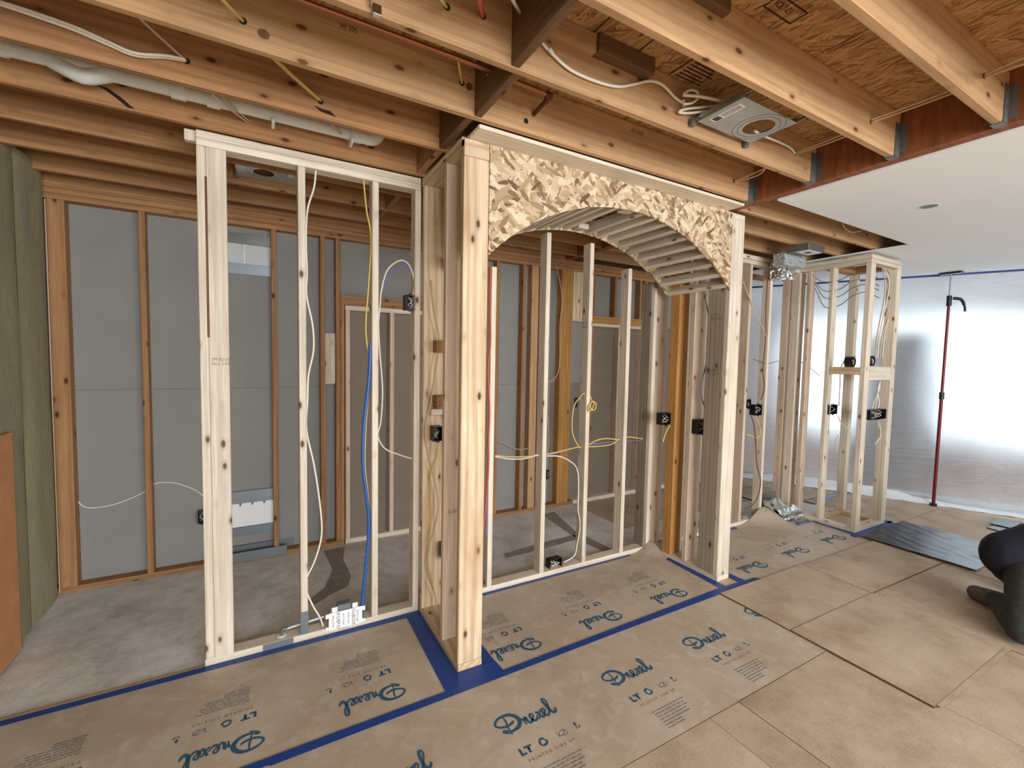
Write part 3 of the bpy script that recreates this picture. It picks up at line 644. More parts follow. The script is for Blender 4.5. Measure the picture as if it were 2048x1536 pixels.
tape([(5.09, 2.10), (5.157, 2.10), (5.157, 2.52), (5.12, 2.52)], 'blue tape along the left foot of the closet frame', 0.0034)
tape([(5.03, 2.07), (5.86, 2.05), (5.92, 2.13), (5.05, 2.131)], 'blue tape along the front foot of the closet frame', 0.0065)
tape([(5.803, 2.10), (5.90, 2.10), (5.88, 2.55), (5.803, 2.55)], 'blue tape along the right foot of the closet frame', 0.0065)
tape([(5.95, 2.84), (6.86, 2.87), (6.86, 2.94), (5.95, 2.91)], 'blue tape strip on the far cardboard behind the closet frame', 0.0065)

def card(pts, label, z=0.0, th=0.004, group='cardboard floor sheets'):
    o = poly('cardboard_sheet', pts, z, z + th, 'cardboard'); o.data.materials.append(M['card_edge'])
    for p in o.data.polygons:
        if abs(p.normal.z) < 0.5: p.material_index = 1  # brown of the corrugated edge, also standing in for shade in the seams
    return tag(o, label, 'cardboard', group)
def rect(x0, x1, y0, y1): return [(x0, y0), (x1, y0), (x1, y1), (x0, y1)]
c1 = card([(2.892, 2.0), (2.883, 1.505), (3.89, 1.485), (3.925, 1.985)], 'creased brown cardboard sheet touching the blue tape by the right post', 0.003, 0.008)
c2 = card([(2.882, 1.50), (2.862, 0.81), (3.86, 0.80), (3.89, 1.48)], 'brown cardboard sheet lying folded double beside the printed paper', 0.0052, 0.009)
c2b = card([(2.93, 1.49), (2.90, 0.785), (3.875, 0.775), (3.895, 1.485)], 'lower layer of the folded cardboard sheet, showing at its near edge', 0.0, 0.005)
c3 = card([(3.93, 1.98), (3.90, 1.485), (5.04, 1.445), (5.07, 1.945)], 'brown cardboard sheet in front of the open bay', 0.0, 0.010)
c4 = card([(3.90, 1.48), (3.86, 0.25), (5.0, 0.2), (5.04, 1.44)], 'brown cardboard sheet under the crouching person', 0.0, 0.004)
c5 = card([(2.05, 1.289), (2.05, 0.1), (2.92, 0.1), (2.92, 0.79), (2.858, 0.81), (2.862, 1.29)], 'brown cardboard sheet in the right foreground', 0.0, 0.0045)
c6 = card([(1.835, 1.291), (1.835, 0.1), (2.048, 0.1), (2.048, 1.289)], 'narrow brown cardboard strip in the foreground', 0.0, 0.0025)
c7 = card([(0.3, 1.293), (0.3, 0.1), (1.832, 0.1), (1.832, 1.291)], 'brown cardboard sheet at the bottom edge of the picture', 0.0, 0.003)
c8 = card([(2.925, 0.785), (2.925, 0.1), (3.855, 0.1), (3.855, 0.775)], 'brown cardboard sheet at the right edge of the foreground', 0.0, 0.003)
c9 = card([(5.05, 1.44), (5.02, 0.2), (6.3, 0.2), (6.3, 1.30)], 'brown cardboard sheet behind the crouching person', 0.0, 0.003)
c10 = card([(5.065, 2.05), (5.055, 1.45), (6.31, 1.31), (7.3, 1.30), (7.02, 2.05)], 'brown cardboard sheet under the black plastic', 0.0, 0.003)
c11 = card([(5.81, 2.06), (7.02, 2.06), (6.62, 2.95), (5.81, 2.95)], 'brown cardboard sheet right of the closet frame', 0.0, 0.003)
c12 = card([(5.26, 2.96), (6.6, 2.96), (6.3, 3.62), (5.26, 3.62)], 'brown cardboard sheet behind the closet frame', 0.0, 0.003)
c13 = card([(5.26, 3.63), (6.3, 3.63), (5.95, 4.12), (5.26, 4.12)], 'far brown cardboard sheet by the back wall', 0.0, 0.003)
c14 = card([(3.2, 3.3), (5.25, 3.3), (5.25, 4.12), (3.2, 4.12)], 'brown cardboard sheet behind the open bay studs', -0.012, 0.003)
for x0, y0, x1, y1 in ((2.92, 1.90, 3.42, 1.52), (2.97, 1.74, 3.22, 1.53), (3.08, 1.985, 3.60, 1.62)):
    tube('crease', [(x0, y0, 0.0090), ((x0 + x1) / 2, (y0 + y1) / 2 + 0.01, 0.0096), (x1, y1, 0.0090)], 0.0022, 'cardboard', c1, 6, 4)
for x0, y0, x1, y1 in ((3.05, 1.46, 3.02, 0.84), (3.11, 1.46, 3.09, 0.84)):
    tube('crease', [(x0, y0, 0.0130), ((x0 + x1) / 2, (y0 + y1) / 2 + 0.01, 0.0135), (x1, y1, 0.0130)], 0.0016, 'cardboard', c2, 6, 4)

# black plastic sheet and scraps
_bw = [(random.uniform(6, 60), random.uniform(-40, 40), random.uniform(0, 6)) for _ in range(9)]
def bumpy(x, y): return sum((0.03 / (8 + abs(a) + abs(b))) * math.sin(a * x + b * y + c) for a, b, c in _bw) * 1.3
bp_ = tag(sheetmesh('black_plastic_sheet', 5.08, 6.02, 1.25, 2.06, lambda x, y: 0.008 + bumpy(x, y) + 0.012 * sst(5.13, 5.08, x), 'black_plastic', 0.0032, 60, 60), 'creased black plastic sheet lying on cardboard before the closet frame', 'plastic sheet')
sc1 = tag(poly('plastic_scrap', [(6.58, 1.56), (6.55, 1.36), (7.0, 1.33), (7.2, 1.45), (7.0, 1.60), (6.8, 1.53)], 0.0035, 0.016, 'black_plastic'), 'torn dark plastic scrap by the foot of the clear sheet', 'plastic scrap')
PB(sc1, 'folded_flap', (6.75, 7.1), (1.42, 1.58), (0.017, 0.026), 'black_plastic')

# ------------------------------------------------------------ clear plastic partition, pole and the room beyond it
def film_x(y): return 7.0 - 0.5 * (y - 2.5)
V, F = [], []; ny, nz = 90, 26
for j in range(nz + 1):
    for i in range(ny + 1):
        y = 4.62 - 6.4 * i / ny; z = 0.03 + (ZJ - 0.016 - 0.03) * j / nz; v = j / nz
        bil = 0.05 * math.sin(y * 2.2 + 1) * (1 - v) * 1.2 + 0.012 * math.sin(y * 9 + z * 2) * math.sin(PI * v) + 0.007 * math.sin(y * 21 - z * 9) * (1 - v)
        V.append((film_x(y) + 0.05 * (1 - v) + bil - 7.0, y - 2.0, z))
for j in range(nz):
    for i in range(ny): a = j * (ny + 1) + i; F.append((a, a + 1, a + ny + 2, a + ny + 1))
film = tag(mesh('plastic_partition', V, F, 'plastic_film', None, (7.0, 2.0, 0), True), 'clear plastic dust sheet hung from ceiling to floor across the right side', 'plastic sheet')
V, F = [], []
for i in range(ny + 1):
    y = 4.62 - 6.4 * i / ny; x = film_x(y) + 0.05
    for k, (dx, zz) in enumerate(((0.03, 0.10), (-0.02, 0.045), (-0.09, 0.012 + 0.004 * math.sin(y * 15)), (-0.15, 0.0045))): V.append((x + dx - 7.0, y - 2.0, zz + 0.004 * math.sin(y * 31 + k)))
for i in range(ny):
    for k in range(3): a = i * 4 + k; F.append((a, a + 1, a + 5, a + 4))
mesh('gathered_hem', V, F, 'film_skirt', film, (7.0, 2.0, 0), True)
V = []
tp = [(film_x(y) , y) for y in (4.62, -1.78)]
mesh('edge_tape', [(tp[0][0] - 7 - 0.004, tp[0][1] - 2, ZJ - 0.034), (tp[1][0] - 7 - 0.004, tp[1][1] - 2, ZJ - 0.034), (tp[1][0] - 7 - 0.004, tp[1][1] - 2, ZJ - 0.0155), (tp[0][0] - 7 - 0.004, tp[0][1] - 2, ZJ - 0.0155),
                   (tp[0][0] - 7 - 0.03, tp[0][1] - 2, ZJ - 0.0152), (tp[1][0] - 7 - 0.03, tp[1][1] - 2, ZJ - 0.0152)], [(0, 1, 2, 3), (3, 2, 5, 4)], 'blue_tape', film, (7, 2, 0))
px_, py_ = 7.03, 2.12
pol = empty('support_pole', (px_, py_, 0), 'dark red spring pole holding up the clear plastic sheet', 'pole')
cyl('lower_tube', (px_ + 0.04, py_ + 0.02, 0.02), (px_ + 0.02, py_ + 0.01, 1.33), 0.017, 'pole_red', pol); cyl('upper_tube', (px_ + 0.02, py_ + 0.01, 1.30), (px_, py_, 2.42), 0.014, 'pole_red', pol)
cyl('collar', (px_ + 0.02, py_ + 0.01, 1.29), (px_ + 0.02, py_ + 0.01, 1.37), 0.024, 'box_black', pol); cyl('foot', (px_ + 0.04, py_ + 0.02, 0.003), (px_ + 0.04, py_ + 0.02, 0.03), 0.035, 'box_black', pol)
cyl('grip', (px_, py_, 2.38), (px_, py_, 2.50), 0.024, 'box_black', pol); cyl('plunger', (px_, py_, 2.48), (px_, py_, 2.75), 0.008, 'galvanised', pol)
tube('trigger', [(px_ + 0.01, py_ - 0.03, 2.47), (px_ + 0.04, py_ - 0.09, 2.45), (px_ + 0.05, py_ - 0.12, 2.38), (px_ + 0.05, py_ - 0.13, 2.31)], [0.018] * 6 + [0.015] * 6 + [0.011] * 7, 'box_black', pol)
PB(pol, 'head_pad', (px_ - 0.045, px_ + 0.045), (py_ - 0.10, py_ + 0.10), (2.748, 2.767), 'box_black', 0.005)
far = empty('wall_far', (10.0, 2.0, 0), 'pale wall with a bright window behind the plastic sheet', 'wall', kind='structure')
PB(far, 'wall_panel', (9.9, 10.0), (-4.2, 0.2), (0, ZJ), 'far_wall'); PB(far, 'wall_panel', (9.9, 10.0), (5.4, 7), (0, ZJ), 'far_wall')
PB(far, 'wall_panel', (9.9, 10.0), (0.2, 5.4), (0, 0.55), 'far_floor'); PB(far, 'wall_panel', (9.9, 10.0), (0.2, 5.4), (2.3, ZJ), 'far_wall')
for y in (0.2, 1.5, 2.8, 4.1, 5.32): B(far, 'window_frame', (9.88, 9.96), (y, y + 0.08), (0.55, 2.3), 'ceiling_white')
cab = empty('dark_cabinet', (8.3, 3.3, 0), 'tall dark grey cabinet dimly seen through the plastic sheet', 'cabinet')
PB(cab, 'carcass', (8.2, 8.75), (2.75, 3.55), (0.08, 2.15), 'dark_cabinet', 0.01); PB(cab, 'plinth', (8.25, 8.7), (2.8, 3.5), (0.0, 0.08), 'box_black')
PB(cab, 'door', (8.18, 8.199), (2.76, 3.145), (0.1, 2.13), 'dark_cabinet', 0.004); PB(cab, 'door', (8.18, 8.199), (3.155, 3.54), (0.1, 2.13), 'dark_cabinet', 0.004)
# ------------------------------------------------------------ pipes between the joists
pv = empty('drain_pipe', (-0.2, 2.62, 2.86), 'white plastic drain pipe slung between the joists at upper left', 'pipe')
YP, ZP = 2.64, 2.872
def pvx(px, py): return aty(px, py, YP).x
def pvp(x0, x1, r, y=YP, z=ZP, nm='pipe_run', m='pvc_white'): return cyl(nm, (x0, y, z), (x1, y, z), r, m, pv, 20)
pvp(-1.5, pvx(705, 268), 0.030)
for a, b in (((-60, 80), (14, 98)), ((342, 182), (372, 190)), ((414, 202), (440, 207)), ((700, 268), (722, 272))): pvp(pvx(*a), pvx(*b), 0.037, nm='coupling')
xb = pvx(165, 135)
tube('trap_bend', [(xb - 0.10, YP, ZP), (xb - 0.07, YP, ZP - 0.012), (xb, YP, ZP - 0.034), (xb + 0.06, YP, ZP - 0.012), (xb + 0.085, YP, ZP)], 0.034, 'pvc_white', pv, 18)
xe = pvx(722, 272)
tube('elbow', [(xe - 0.01, YP, ZP), (xe + 0.05, YP, ZP), (xe + 0.085, YP, ZP + 0.02), (xe + 0.1, YP, ZP + 0.06), (xe + 0.1, YP, ZT - 0.002)], 0.034, 'pvc_white', pv, 18)
for x in (pvx(543, 235), pvx(700, 268)): B(pv, 'pipe_strap', (x, x + 0.014), (YP - 0.036, YP + 0.036), (ZP - 0.055, ZP - 0.031), 'pvc_white', 0.001)
cp = empty('copper_pipe', (0.3, 1.80, 2.9), 'copper water pipe running between two front joists to an elbow', 'pipe')
cyl('pipe_run', (-1.4, 1.80, 2.9), (0.884, 1.80, 2.9), 0.0105, 'copper', cp); cyl('pipe_run', (0.925, 1.81, 2.9), (1.20, 1.82, 2.9), 0.0105, 'copper', cp)
tube('elbow', [(1.18, 1.82, 2.9), (1.205, 1.822, 2.9), (1.21, 1.84, 2.899), (1.21, 1.86, 2.898)], 0.0145, 'copper_dark', cp, 12)
cyl('branch', (1.21, 1.85, 2.899), (1.205, 1.966, 2.88), 0.0105, 'copper_dark', cp)
tube('pipe_hook', [(0.87, 1.80, 2.955), (0.872, 1.812, 2.92), (0.872, 1.81, 2.885), (0.872, 1.795, 2.88)], 0.003, 'galvanised', cp)
# bored holes in the joists are dark plugs of the joists
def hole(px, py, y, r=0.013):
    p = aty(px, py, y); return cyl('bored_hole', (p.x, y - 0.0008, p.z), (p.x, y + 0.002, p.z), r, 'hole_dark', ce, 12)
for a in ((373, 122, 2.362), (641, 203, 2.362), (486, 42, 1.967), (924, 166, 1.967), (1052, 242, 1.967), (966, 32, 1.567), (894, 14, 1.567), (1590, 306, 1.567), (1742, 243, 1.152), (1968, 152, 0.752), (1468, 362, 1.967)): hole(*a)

# ------------------------------------------------------------ ceiling cables
G = 'cables between the joists'
cable('white cable sagging along a joist at the upper left', ypath(2.345, [(0, 8), (60, 28), (150, 60), (215, 88), (270, 110), (330, 114), (371, 121)]), 'cable_white', 0.0075)
cable('second white cable sagging along the same joist at the upper left', ypath(2.33, [(0, 3), (60, 22), (150, 54), (215, 83), (270, 106), (330, 111), (371, 119)]), 'cable_white', 0.006)
def bridge(label, a, ya, b, yb, mat, r=0.005):
    a = (a[0] - 0.22 * (b[0] - a[0]), a[1] - 0.22 * (b[1] - a[1]));  cable(label, [aty(a[0], a[1], ya), aty((a[0] + b[0]) / 2, (a[1] + b[1]) / 2 + 1, (ya + yb) / 2), aty(b[0], b[1], yb)], mat, r)
bridge('thin tan cable crossing to the joist with the sagging white cables', (286, 42), 2.02, (372, 121), 2.362, 'cable_tan')
bridge('yellow cable entering the joist with the large dark knot', (432, -14), 1.62, (485, 41), 1.967, 'cable_yellow', 0.006)
bridge('yellow cable crossing towards the splintered joist', (562, 128), 2.02, (641, 201), 2.362, 'cable_yellow', 0.006)
bridge('tan cable beside the yellow cable at the splintered joist', (558, 128), 2.02, (637, 200), 2.362, 'cable_tan', 0.005)
bridge('tan cable passing below the white drain pipe, upper strand', (446, 194), 2.42, (498, 242), 2.752, 'cable_tan', 0.0045)
bridge('tan cable passing below the white drain pipe, lower strand', (438, 200), 2.42, (494, 244), 2.752, 'cable_tan', 0.0045)
bridge('tan cable under the end of the drain pipe', (664, 248), 2.42, (700, 285), 2.752, 'cable_tan', 0.006)
bridge('yellow cable dropping into the joist below the copper pipe', (917, 122), 1.80, (924, 166), 1.967, 'cable_yellow', 0.006)
bridge('orange-red cable entering a joist at the top of the picture', (957, -12), 1.25, (965, 31), 1.567, 'cable_red', 0.009)
bridge('short yellow cable at the very top of the picture', (876, -10), 1.3, (893, 14), 1.567, 'cable_yellow', 0.005)
bridge('short white cable behind the dark blocking at the top', (1022, -6), 1.25, (1040, 24), 1.5, 'cable_white', 0.006)
mc = cable('white cable drooping along a joist towards the recessed light plate', ypath(1.552, [(1083, 84), (1101, 104), (1140, 139), (1190, 162), (1235, 173), (1270, 168), (1300, 162), (1325, 170), (1350, 195), (1367, 207)]), 'cable_white', 0.0065)
tube('cable_tie', [aty(1099, 98, 1.545), aty(1105, 108, 1.545)], 0.008, 'pvc_white', mc); tube('cable_tie', [aty(1366, 200, 1.545), aty(1369, 213, 1.545)], 0.007, 'pvc_white', mc)
cable('white cable loop beside the recessed light plate', ypath(1.50, [(1367, 208), (1384, 206), (1396, 196), (1395, 185), (1384, 180), (1373, 183), (1368, 188)]), 'cable_white', 0.005)
cable('white cable running into the near edge of the recessed light plate', [aty(1366, 190, 1.52), aty(1400, 193, 1.48), aty(1430, 199, 1.44), aty(1457, 204, 1.41)], 'cable_white', 0.007)
cable('white cable doubling back at the corner of the recessed light plate', [aty(1450, 211, 1.46), aty(1410, 214, 1.5), aty(1372, 218, 1.53), aty(1358, 224, 1.54), aty(1380, 226, 1.53), aty(1432, 219, 1.49)], 'cable_white', 0.006)
cable('white cable leaving the recessed light plate for the joist', [aty(1510, 262, 1.44), aty(1528, 272, 1.47), aty(1560, 285, 1.52), aty(1581, 296, 1.55), aty(1590, 307, 1.566)], 'cable_white', 0.006)
bridge('tan cable strand left of the joist hangers, first pair, upper', (1682, 270), 1.21, (1591, 305), 1.567, 'cable_tan', 0.0045)
bridge('tan cable strand left of the joist hangers, first pair, lower', (1684, 275), 1.21, (1592, 308), 1.567, 'cable_tan', 0.0045)
bridge('tan cable strand between the two right joists, upper', (1894, 183), 0.81, (1741, 240), 1.152, 'cable_tan', 0.004)
bridge('tan cable strand between the two right joists, lower', (1897, 189), 0.81, (1742, 245), 1.152, 'cable_tan', 0.004)
bridge('tan cable strand at the rightmost joist, upper', (2070, 104), 0.45, (1967, 150), 0.752, 'cable_tan', 0.0035)
bridge('tan cable strand at the rightmost joist, lower', (2070, 119), 0.45, (1968, 155), 0.752, 'cable_tan', 0.0035)
cable('tan cable loop by the beam above the right post', [aty(1468, 362, 1.966), aty(1495, 352, 1.85), aty(1525, 339, 1.72), aty(1530, 336, 1.62)], 'cable_tan', 0.0045)
cable('lower tan cable loop by the beam above the right post', [aty(1468, 363, 1.966), aty(1500, 356, 1.85), aty(1520, 348, 1.75), aty(1531, 337, 1.62)], 'cable_tan', 0.0045)
cable('white cable end poking from the cut ceiling above the bay', [aty(1684, 446, 2.08), aty(1690, 457, 2.08), aty(1703, 464, 2.09), aty(1722, 462, 2.09)], 'cable_white', 0.005)

# ------------------------------------------------------------ recessed light plates
def ring_plate(x0, x1, y0, y1, cx_, cy_, r, z, mat, parent, name='plate', n=48):
    V, F = [], []
    for k in range(n):
        a = 2 * PI * k / n; c_, s_ = math.cos(a), math.sin(a); tmax = 9.0
        if c_ > 1e-6: tmax = min(tmax, (x1 - cx_) / c_)
        if c_ < -1e-6: tmax = min(tmax, (x0 - cx_) / c_)
        if s_ > 1e-6: tmax = min(tmax, (y1 - cy_) / s_)
        if s_ < -1e-6: tmax = min(tmax, (y0 - cy_) / s_)
        V += [(r * c_, r * s_, 0), (tmax * c_, tmax * s_, 0)]
    # make sure the corners are in the outline
    for (qx, qy) in ((x0, y0), (x1, y0), (x1, y1), (x0, y1)):
        best = min(range(n), key=lambda k: (V[2 * k + 1][0] - (qx - cx_)) ** 2 + (V[2 * k + 1][1] - (qy - cy_)) ** 2); V[2 * best + 1] = (qx - cx_, qy - cy_, 0)
    m = len(V); V += [(a, b, 0.0015) for a, b, c in V]
    for k in range(n):
        a, b = 2 * k, 2 * ((k + 1) % n); F += [(a, b, b + 1, a + 1), (m + a, m + a + 1, m + b + 1, m + b), (a, m + a, m + b, b), (a + 1, b + 1, m + b + 1, m + a + 1)]
    return mesh(name, V, F, mat, parent, (cx_, cy_, z))
def ring(cx_, cy_, z, r, w, mat, parent, name='knockout_ring', n=40):
    V, F = [], []
    for k in range(n):
        a = 2 * PI * k / n; V += [((r - w) * math.cos(a), (r - w) * math.sin(a), 0), (r * math.cos(a), r * math.sin(a), 0), (r * math.cos(a), r * math.sin(a), 0.001)]
    for k in range(n): a, b = 3 * k, 3 * ((k + 1) % n); F += [(a, a + 1, b + 1, b), (a + 1, a + 2, b + 2, b + 1)]
    return mesh(name, V, F, mat, parent, (cx_, cy_, z))
def light_plate(x0, x1, y0, y1, z, cx_, cy_, r, label, ya, yb, tilt=0.0):
    e = empty('recessed_light_plate', ((x0 + x1) / 2, (y0 + y1) / 2, z), label, 'light plate', 'recessed light plates')
    ring_plate(x0, x1, y0, y1, cx_, cy_, r, z, 'zinc_plate', e)
    for k, rr in enumerate((r * 1.33, r * 1.66)): ring(cx_, cy_, z - 0.0006, rr, 0.003, 'steel_dark', e)
    PB(e, 'flange', (x0 - 0.002, x0), (y0, y1), (z, z + 0.03), 'galvanised', 0.0); PB(e, 'flange', (x1, x1 + 0.002), (y0, y1), (z, z + 0.03), 'galvanised', 0.0)
    for xx in (x0 - 0.008, x1 + 0.003):
        br = PB(e, 'hanger_bar', (xx, xx + 0.005), (ya, yb), (z + 0.008, z + 0.02), 'galvanised', 0.0)
        for yy in (ya + 0.004, yb - 0.026): PB(e, 'bar_clip', (xx - 0.012, xx + 0.016), (yy, yy + 0.022), (z - 0.012, z + 0.022), 'steel_dark', 0.003)
    return e
lp = light_plate(1.865, 2.275, 1.285, 1.525, 2.83, 2.16, 1.405, 0.072, 'grey metal recessed light plate with round hole and white sticker, nearest the camera', 1.192, 1.565)
st = PB(lp, 'sticker', (1.895, 1.94), (1.325, 1.485), (2.8288, 2.8299), 'label_white', 0.0)
for k in range(3): PB(st, 'printed_line', (1.903 + k * 0.011, 1.907 + k * 0.011), (1.335, 1.43), (2.8283, 2.8288), 'label_ink', 0.0)
PB(st, 'printed_code', (1.9, 1.935), (1.44, 1.475), (2.8283, 2.8288), 'label_ink', 0.0)
lp2 = light_plate(-0.10, 0.27, 3.225, 3.52, 2.83, 0.05, 3.38, 0.06, 'metal recessed light plate between the joists above the left stud wall', 3.197, 3.54)
PB(lp2, 'sticker', (0.19, 0.22), (3.30, 3.36), (2.8288, 2.8299), 'label_white', 0.0)
# clip hanging from a joist at the top of the picture
ck = empty('joist_clip', tuple(aty(752, 18, 1.56)), 'small shiny metal clip on the joist at the top of the picture', 'clip')
p = aty(752, 20, 1.56); PB(ck, 'clip_body', (p.x - 0.014, p.x + 0.016), (1.545, 1.566), (p.z - 0.022, p.z + 0.012), 'foil', 0.003); cyl('clip_pin', (p.x - 0.02, 1.55, p.z), (p.x - 0.022, 1.55, p.z + 0.06), 0.003, 'steel_dark', ck, 8)
# ceiling downlight trim in the plasterboard
dl = empty('downlight_cutout', (4.03, 1.355, ZJ - 0.015), 'small round downlight hole in the white ceiling', 'downlight')
ring(4.03, 1.355, ZJ - 0.0165, 0.058, 0.010, 'ceiling_white', dl, 'trim_ring'); cyl('hole_liner', (4.03, 1.355, ZJ - 0.016), (4.03, 1.355, ZJ - 0.0145), 0.047, 'steel_dark', dl, 24)

# ------------------------------------------------------------ electrical boxes
def ebox(c, w, h, d, label, face='-y', mat='box_black', wires=3, group='black electrical boxes'):
    """open box, c = centre of the open face"""
    e = empty('electrical_box', c, label, 'electrical box', group)
    t_ = 0.003; V, F = [], []
    def bx(x, y, z):
        st_ = len(V); V.extend([(xx, yy, zz) for xx in x for yy in y for zz in z])
        F.extend([tuple(st_ + k for k in f) for f in ((0, 1, 3, 2), (4, 6, 7, 5), (0, 4, 5, 1), (2, 3, 7, 6), (0, 2, 6, 4), (1, 5, 7, 3))])
    bx((-w / 2, -w / 2 + t_), (0, d), (-h / 2, h / 2)); bx((w / 2 - t_, w / 2), (0, d), (-h / 2, h / 2)); bx((-w / 2, w / 2), (0, d), (h / 2 - t_, h / 2)); bx((-w / 2, w / 2), (0, d), (-h / 2, -h / 2 + t_)); bx((-w / 2, w / 2), (d - t_, d), (-h / 2, h / 2))
    rz = {'-y': 0, '-x': -PI / 2, '+x': PI / 2}[face]
    R_ = Matrix.Rotation(rz, 3, 'Z')
    o = mesh('shell', [R_ @ Vector(v) for v in V], F, mat, e, c)
    for s_ in (-1, 1):
        q = [R_ @ Vector((a, b, s_ * (h / 2) + s_ * zz)) for a, b, zz in ((-0.012, 0, 0), (0.012, 0, 0), (0.012, 0.006, 0), (-0.012, 0.006, 0), (-0.012, 0, 0.01), (0.012, 0, 0.01), (0.012, 0.006, 0.01), (-0.012, 0.006, 0.01))]
        mesh('mounting_ear', q, [(0, 1, 5, 4), (1, 2, 6, 5), (2, 3, 7, 6), (3, 0, 4, 7), (4, 5, 6, 7), (0, 3, 2, 1)], mat, e, c)
    rs = random.Random(int(c[0] * 1000) % 997)
    for k in range(wires):
        pts = [Vector((rs.uniform(-.35, .35) * w, d * f, (0.42 - 0.84 * i / 4) * h * (1 if k % 2 else .8))) for i, f in enumerate((0.6, 0.3, 0.12, 0.2, 0.5))]
        tube('wire_end', [Vector(c) + R_ @ q for q in pts], 0.0022, ('cable_white', 'steel_dark', 'cable_tan')[k % 3], e, 5, 4)
    return e
ebox(tuple(aty(821, 605, YW)), 0.062, 0.092, 0.06, 'black switch box high on the end stud of the left stud wall', wires=4)
ebox(tuple(aty(876, 868, 2.66)), 0.06, 0.092, 0.06, 'black electrical box inside the left niche side wall')
ebox((1.085, 2.70, 0.42), 0.06, 0.10, 0.06, 'black electrical box low at the left inner corner of the niche', '+x')
ebox(tuple(aty(1333, 838, 2.56)), 0.10, 0.095, 0.06, 'black electrical box left of the orange posts')
ebox(tuple(aty(1407, 854, 2.36)), 0.115, 0.115, 0.06, 'black electrical box left of the bright right post')
ebox(tuple(aty(1499, 808, YW + 0.02)), 0.055, 0.09, 0.06, 'small black electrical box at the back of the bay, left one')
ebox(tuple(aty(1517, 820, YW - 0.02)), 0.12, 0.11, 0.06, 'black electrical box on the bay stud beside the yellow loop')
ebox(tuple(aty(1667, 819, 2.44)), 0.16, 0.10, 0.06, 'wide black electrical box at the rear of the closet frame')
ebox(tuple(aty(1757, 829, YF + 0.01)), 0.34, 0.10, 0.07, 'wide black electrical box at the front of the closet frame', wires=5)
ebox(tuple(aty(1112, 1128, YW + 0.02)), 0.115, 0.075, 0.06, 'black electrical box on the bottom plate of the niche', wires=4)
ebox(tuple(aty(1094, 949, YD - 0.004)), 0.055, 0.095, 0.003, 'black outlet box in the brown plasterboard behind the niche', wires=2)
ebox(tuple(aty(1152, 805, YD - 0.004)), 0.05, 0.10, 0.003, 'black outlet box half hidden behind a niche stud', wires=0)
ebox(tuple(aty(404, 1035, YD - 0.06)), 0.055, 0.095, 0.055, 'black outlet box on the grey back wall, behind the double post', wires=1)
def can(c, label):
    e = empty('round_junction_box', c, label, 'electrical box', 'round black junction boxes')
    c = Vector(c); cyl('can', c + Vector((0, 0.001, 0)), c + Vector((0, 0.05, 0)), 0.052, 'box_black', e, 24); V, F = tubegeo([Vector((0, 0, 0)), Vector((0, -0.012, 0))], 0.052, 24)
    mesh('rim', V, F[:-2], 'box_black', e, c); tube('wire_end', [c + Vector((0.0, -0.001, 0.02)), c + Vector((0.015, -0.008, 0.0)), c + Vector((0.005, -0.006, -0.025))], 0.004, 'cable_white', e)
can((5.205 + 0.12, YF + 0.02, 1.716), 'round black junction box on the closet shelf block, front')
can((5.18, 2.26, 1.704), 'round black junction box on the closet shelf block, rear')

# ------------------------------------------------------------ cables in the stud walls
YC = YW + 0.03
cable('white cable running down beside the second stud of the left wall', ypath(YC, [(632, 338), (628, 375), (615, 420), (612, 480), (614, 545), (613, 590), (625, 650), (627, 700), (617, 750), (615, 800), (613, 860), (628, 930), (640, 1010), (643, 1070), (630, 1120), (614, 1155), (613, 1180), (625, 1210), (640, 1235), (646, 1252)]), 'cable_white', 0.0055)
cable('thin yellow tube hanging between studs of the left wall', ypath(YC, [(727, 360), (733, 420), (742, 475), (738, 560), (732, 640), (733, 680), (740, 740), (732, 850), (730, 930), (737, 1000), (738, 1060), (730, 1130), (724, 1222)]), 'cable_yellow', 0.005)
cable('blue water tube dropping to the white supply box', ypath(YC - 0.02, [(741, 690), (738, 760), (728, 850), (726, 930), (733, 990), (738, 1050), (733, 1120), (726, 1190), (723, 1232)]), 'cable_blue', 0.0105)
cable('white cable arching up from the switch box of the left wall', ypath(YC, [(760, 612), (763, 580), (775, 540), (800, 521), (818, 530), (828, 560), (826, 592)]), 'cable_white', 0.005)
cable('dark blue cable arching over to the switch box of the left wall', ypath(YC + 0.005, [(759, 612), (763, 585), (774, 556), (792, 541), (812, 529), (824, 539), (829, 565), (823, 592)]), 'cable_violet', 0.005)
cable('white cable falling beside the third stud to the niche', ypath(YC + 0.01, [(760, 612), (757, 650), (760, 710), (765, 780), (762, 840), (756, 872), (770, 897), (800, 910), (826, 918)]), 'cable_white', 0.005)
cable('tan cable twisting down inside the left niche side wall', ypath(2.70, [(862, 560), (868, 620), (878, 680), (870, 750), (862, 800), (851, 860), (857, 910), (876, 1000), (868, 1060), (853, 1110), (856, 1150), (870, 1190), (872, 1215)]), 'cable_tan', 0.005)
cable('yellow cable curling below the box in the left niche side wall', ypath(2.68, [(876, 888), (873, 915), (866, 930), (860, 960), (862, 1040), (858, 1090), (856, 1130), (868, 1180)]), 'cable_yellow', 0.0045)
cable('orange-red cable down the left inner edge of the niche', ypath(2.62, [(981, 532), (980, 600), (981, 680), (976, 740), (979, 820), (977, 880), (977, 930), (972, 1000), (966, 1062)]), 'cable_red', 0.006)
cable('violet cable beside the red cable in the niche corner', ypath(2.66, [(974, 990), (973, 1030), (972, 1070)]), 'cable_violet', 0.005)
YN = YW + 0.045
cable('yellow cable strung through the niche studs, main run', ypath(YN, [(990, 911), (1030, 914), (1076, 911), (1110, 905), (1158, 894), (1190, 893), (1222, 889), (1238, 878)]), 'cable_yellow', 0.005)
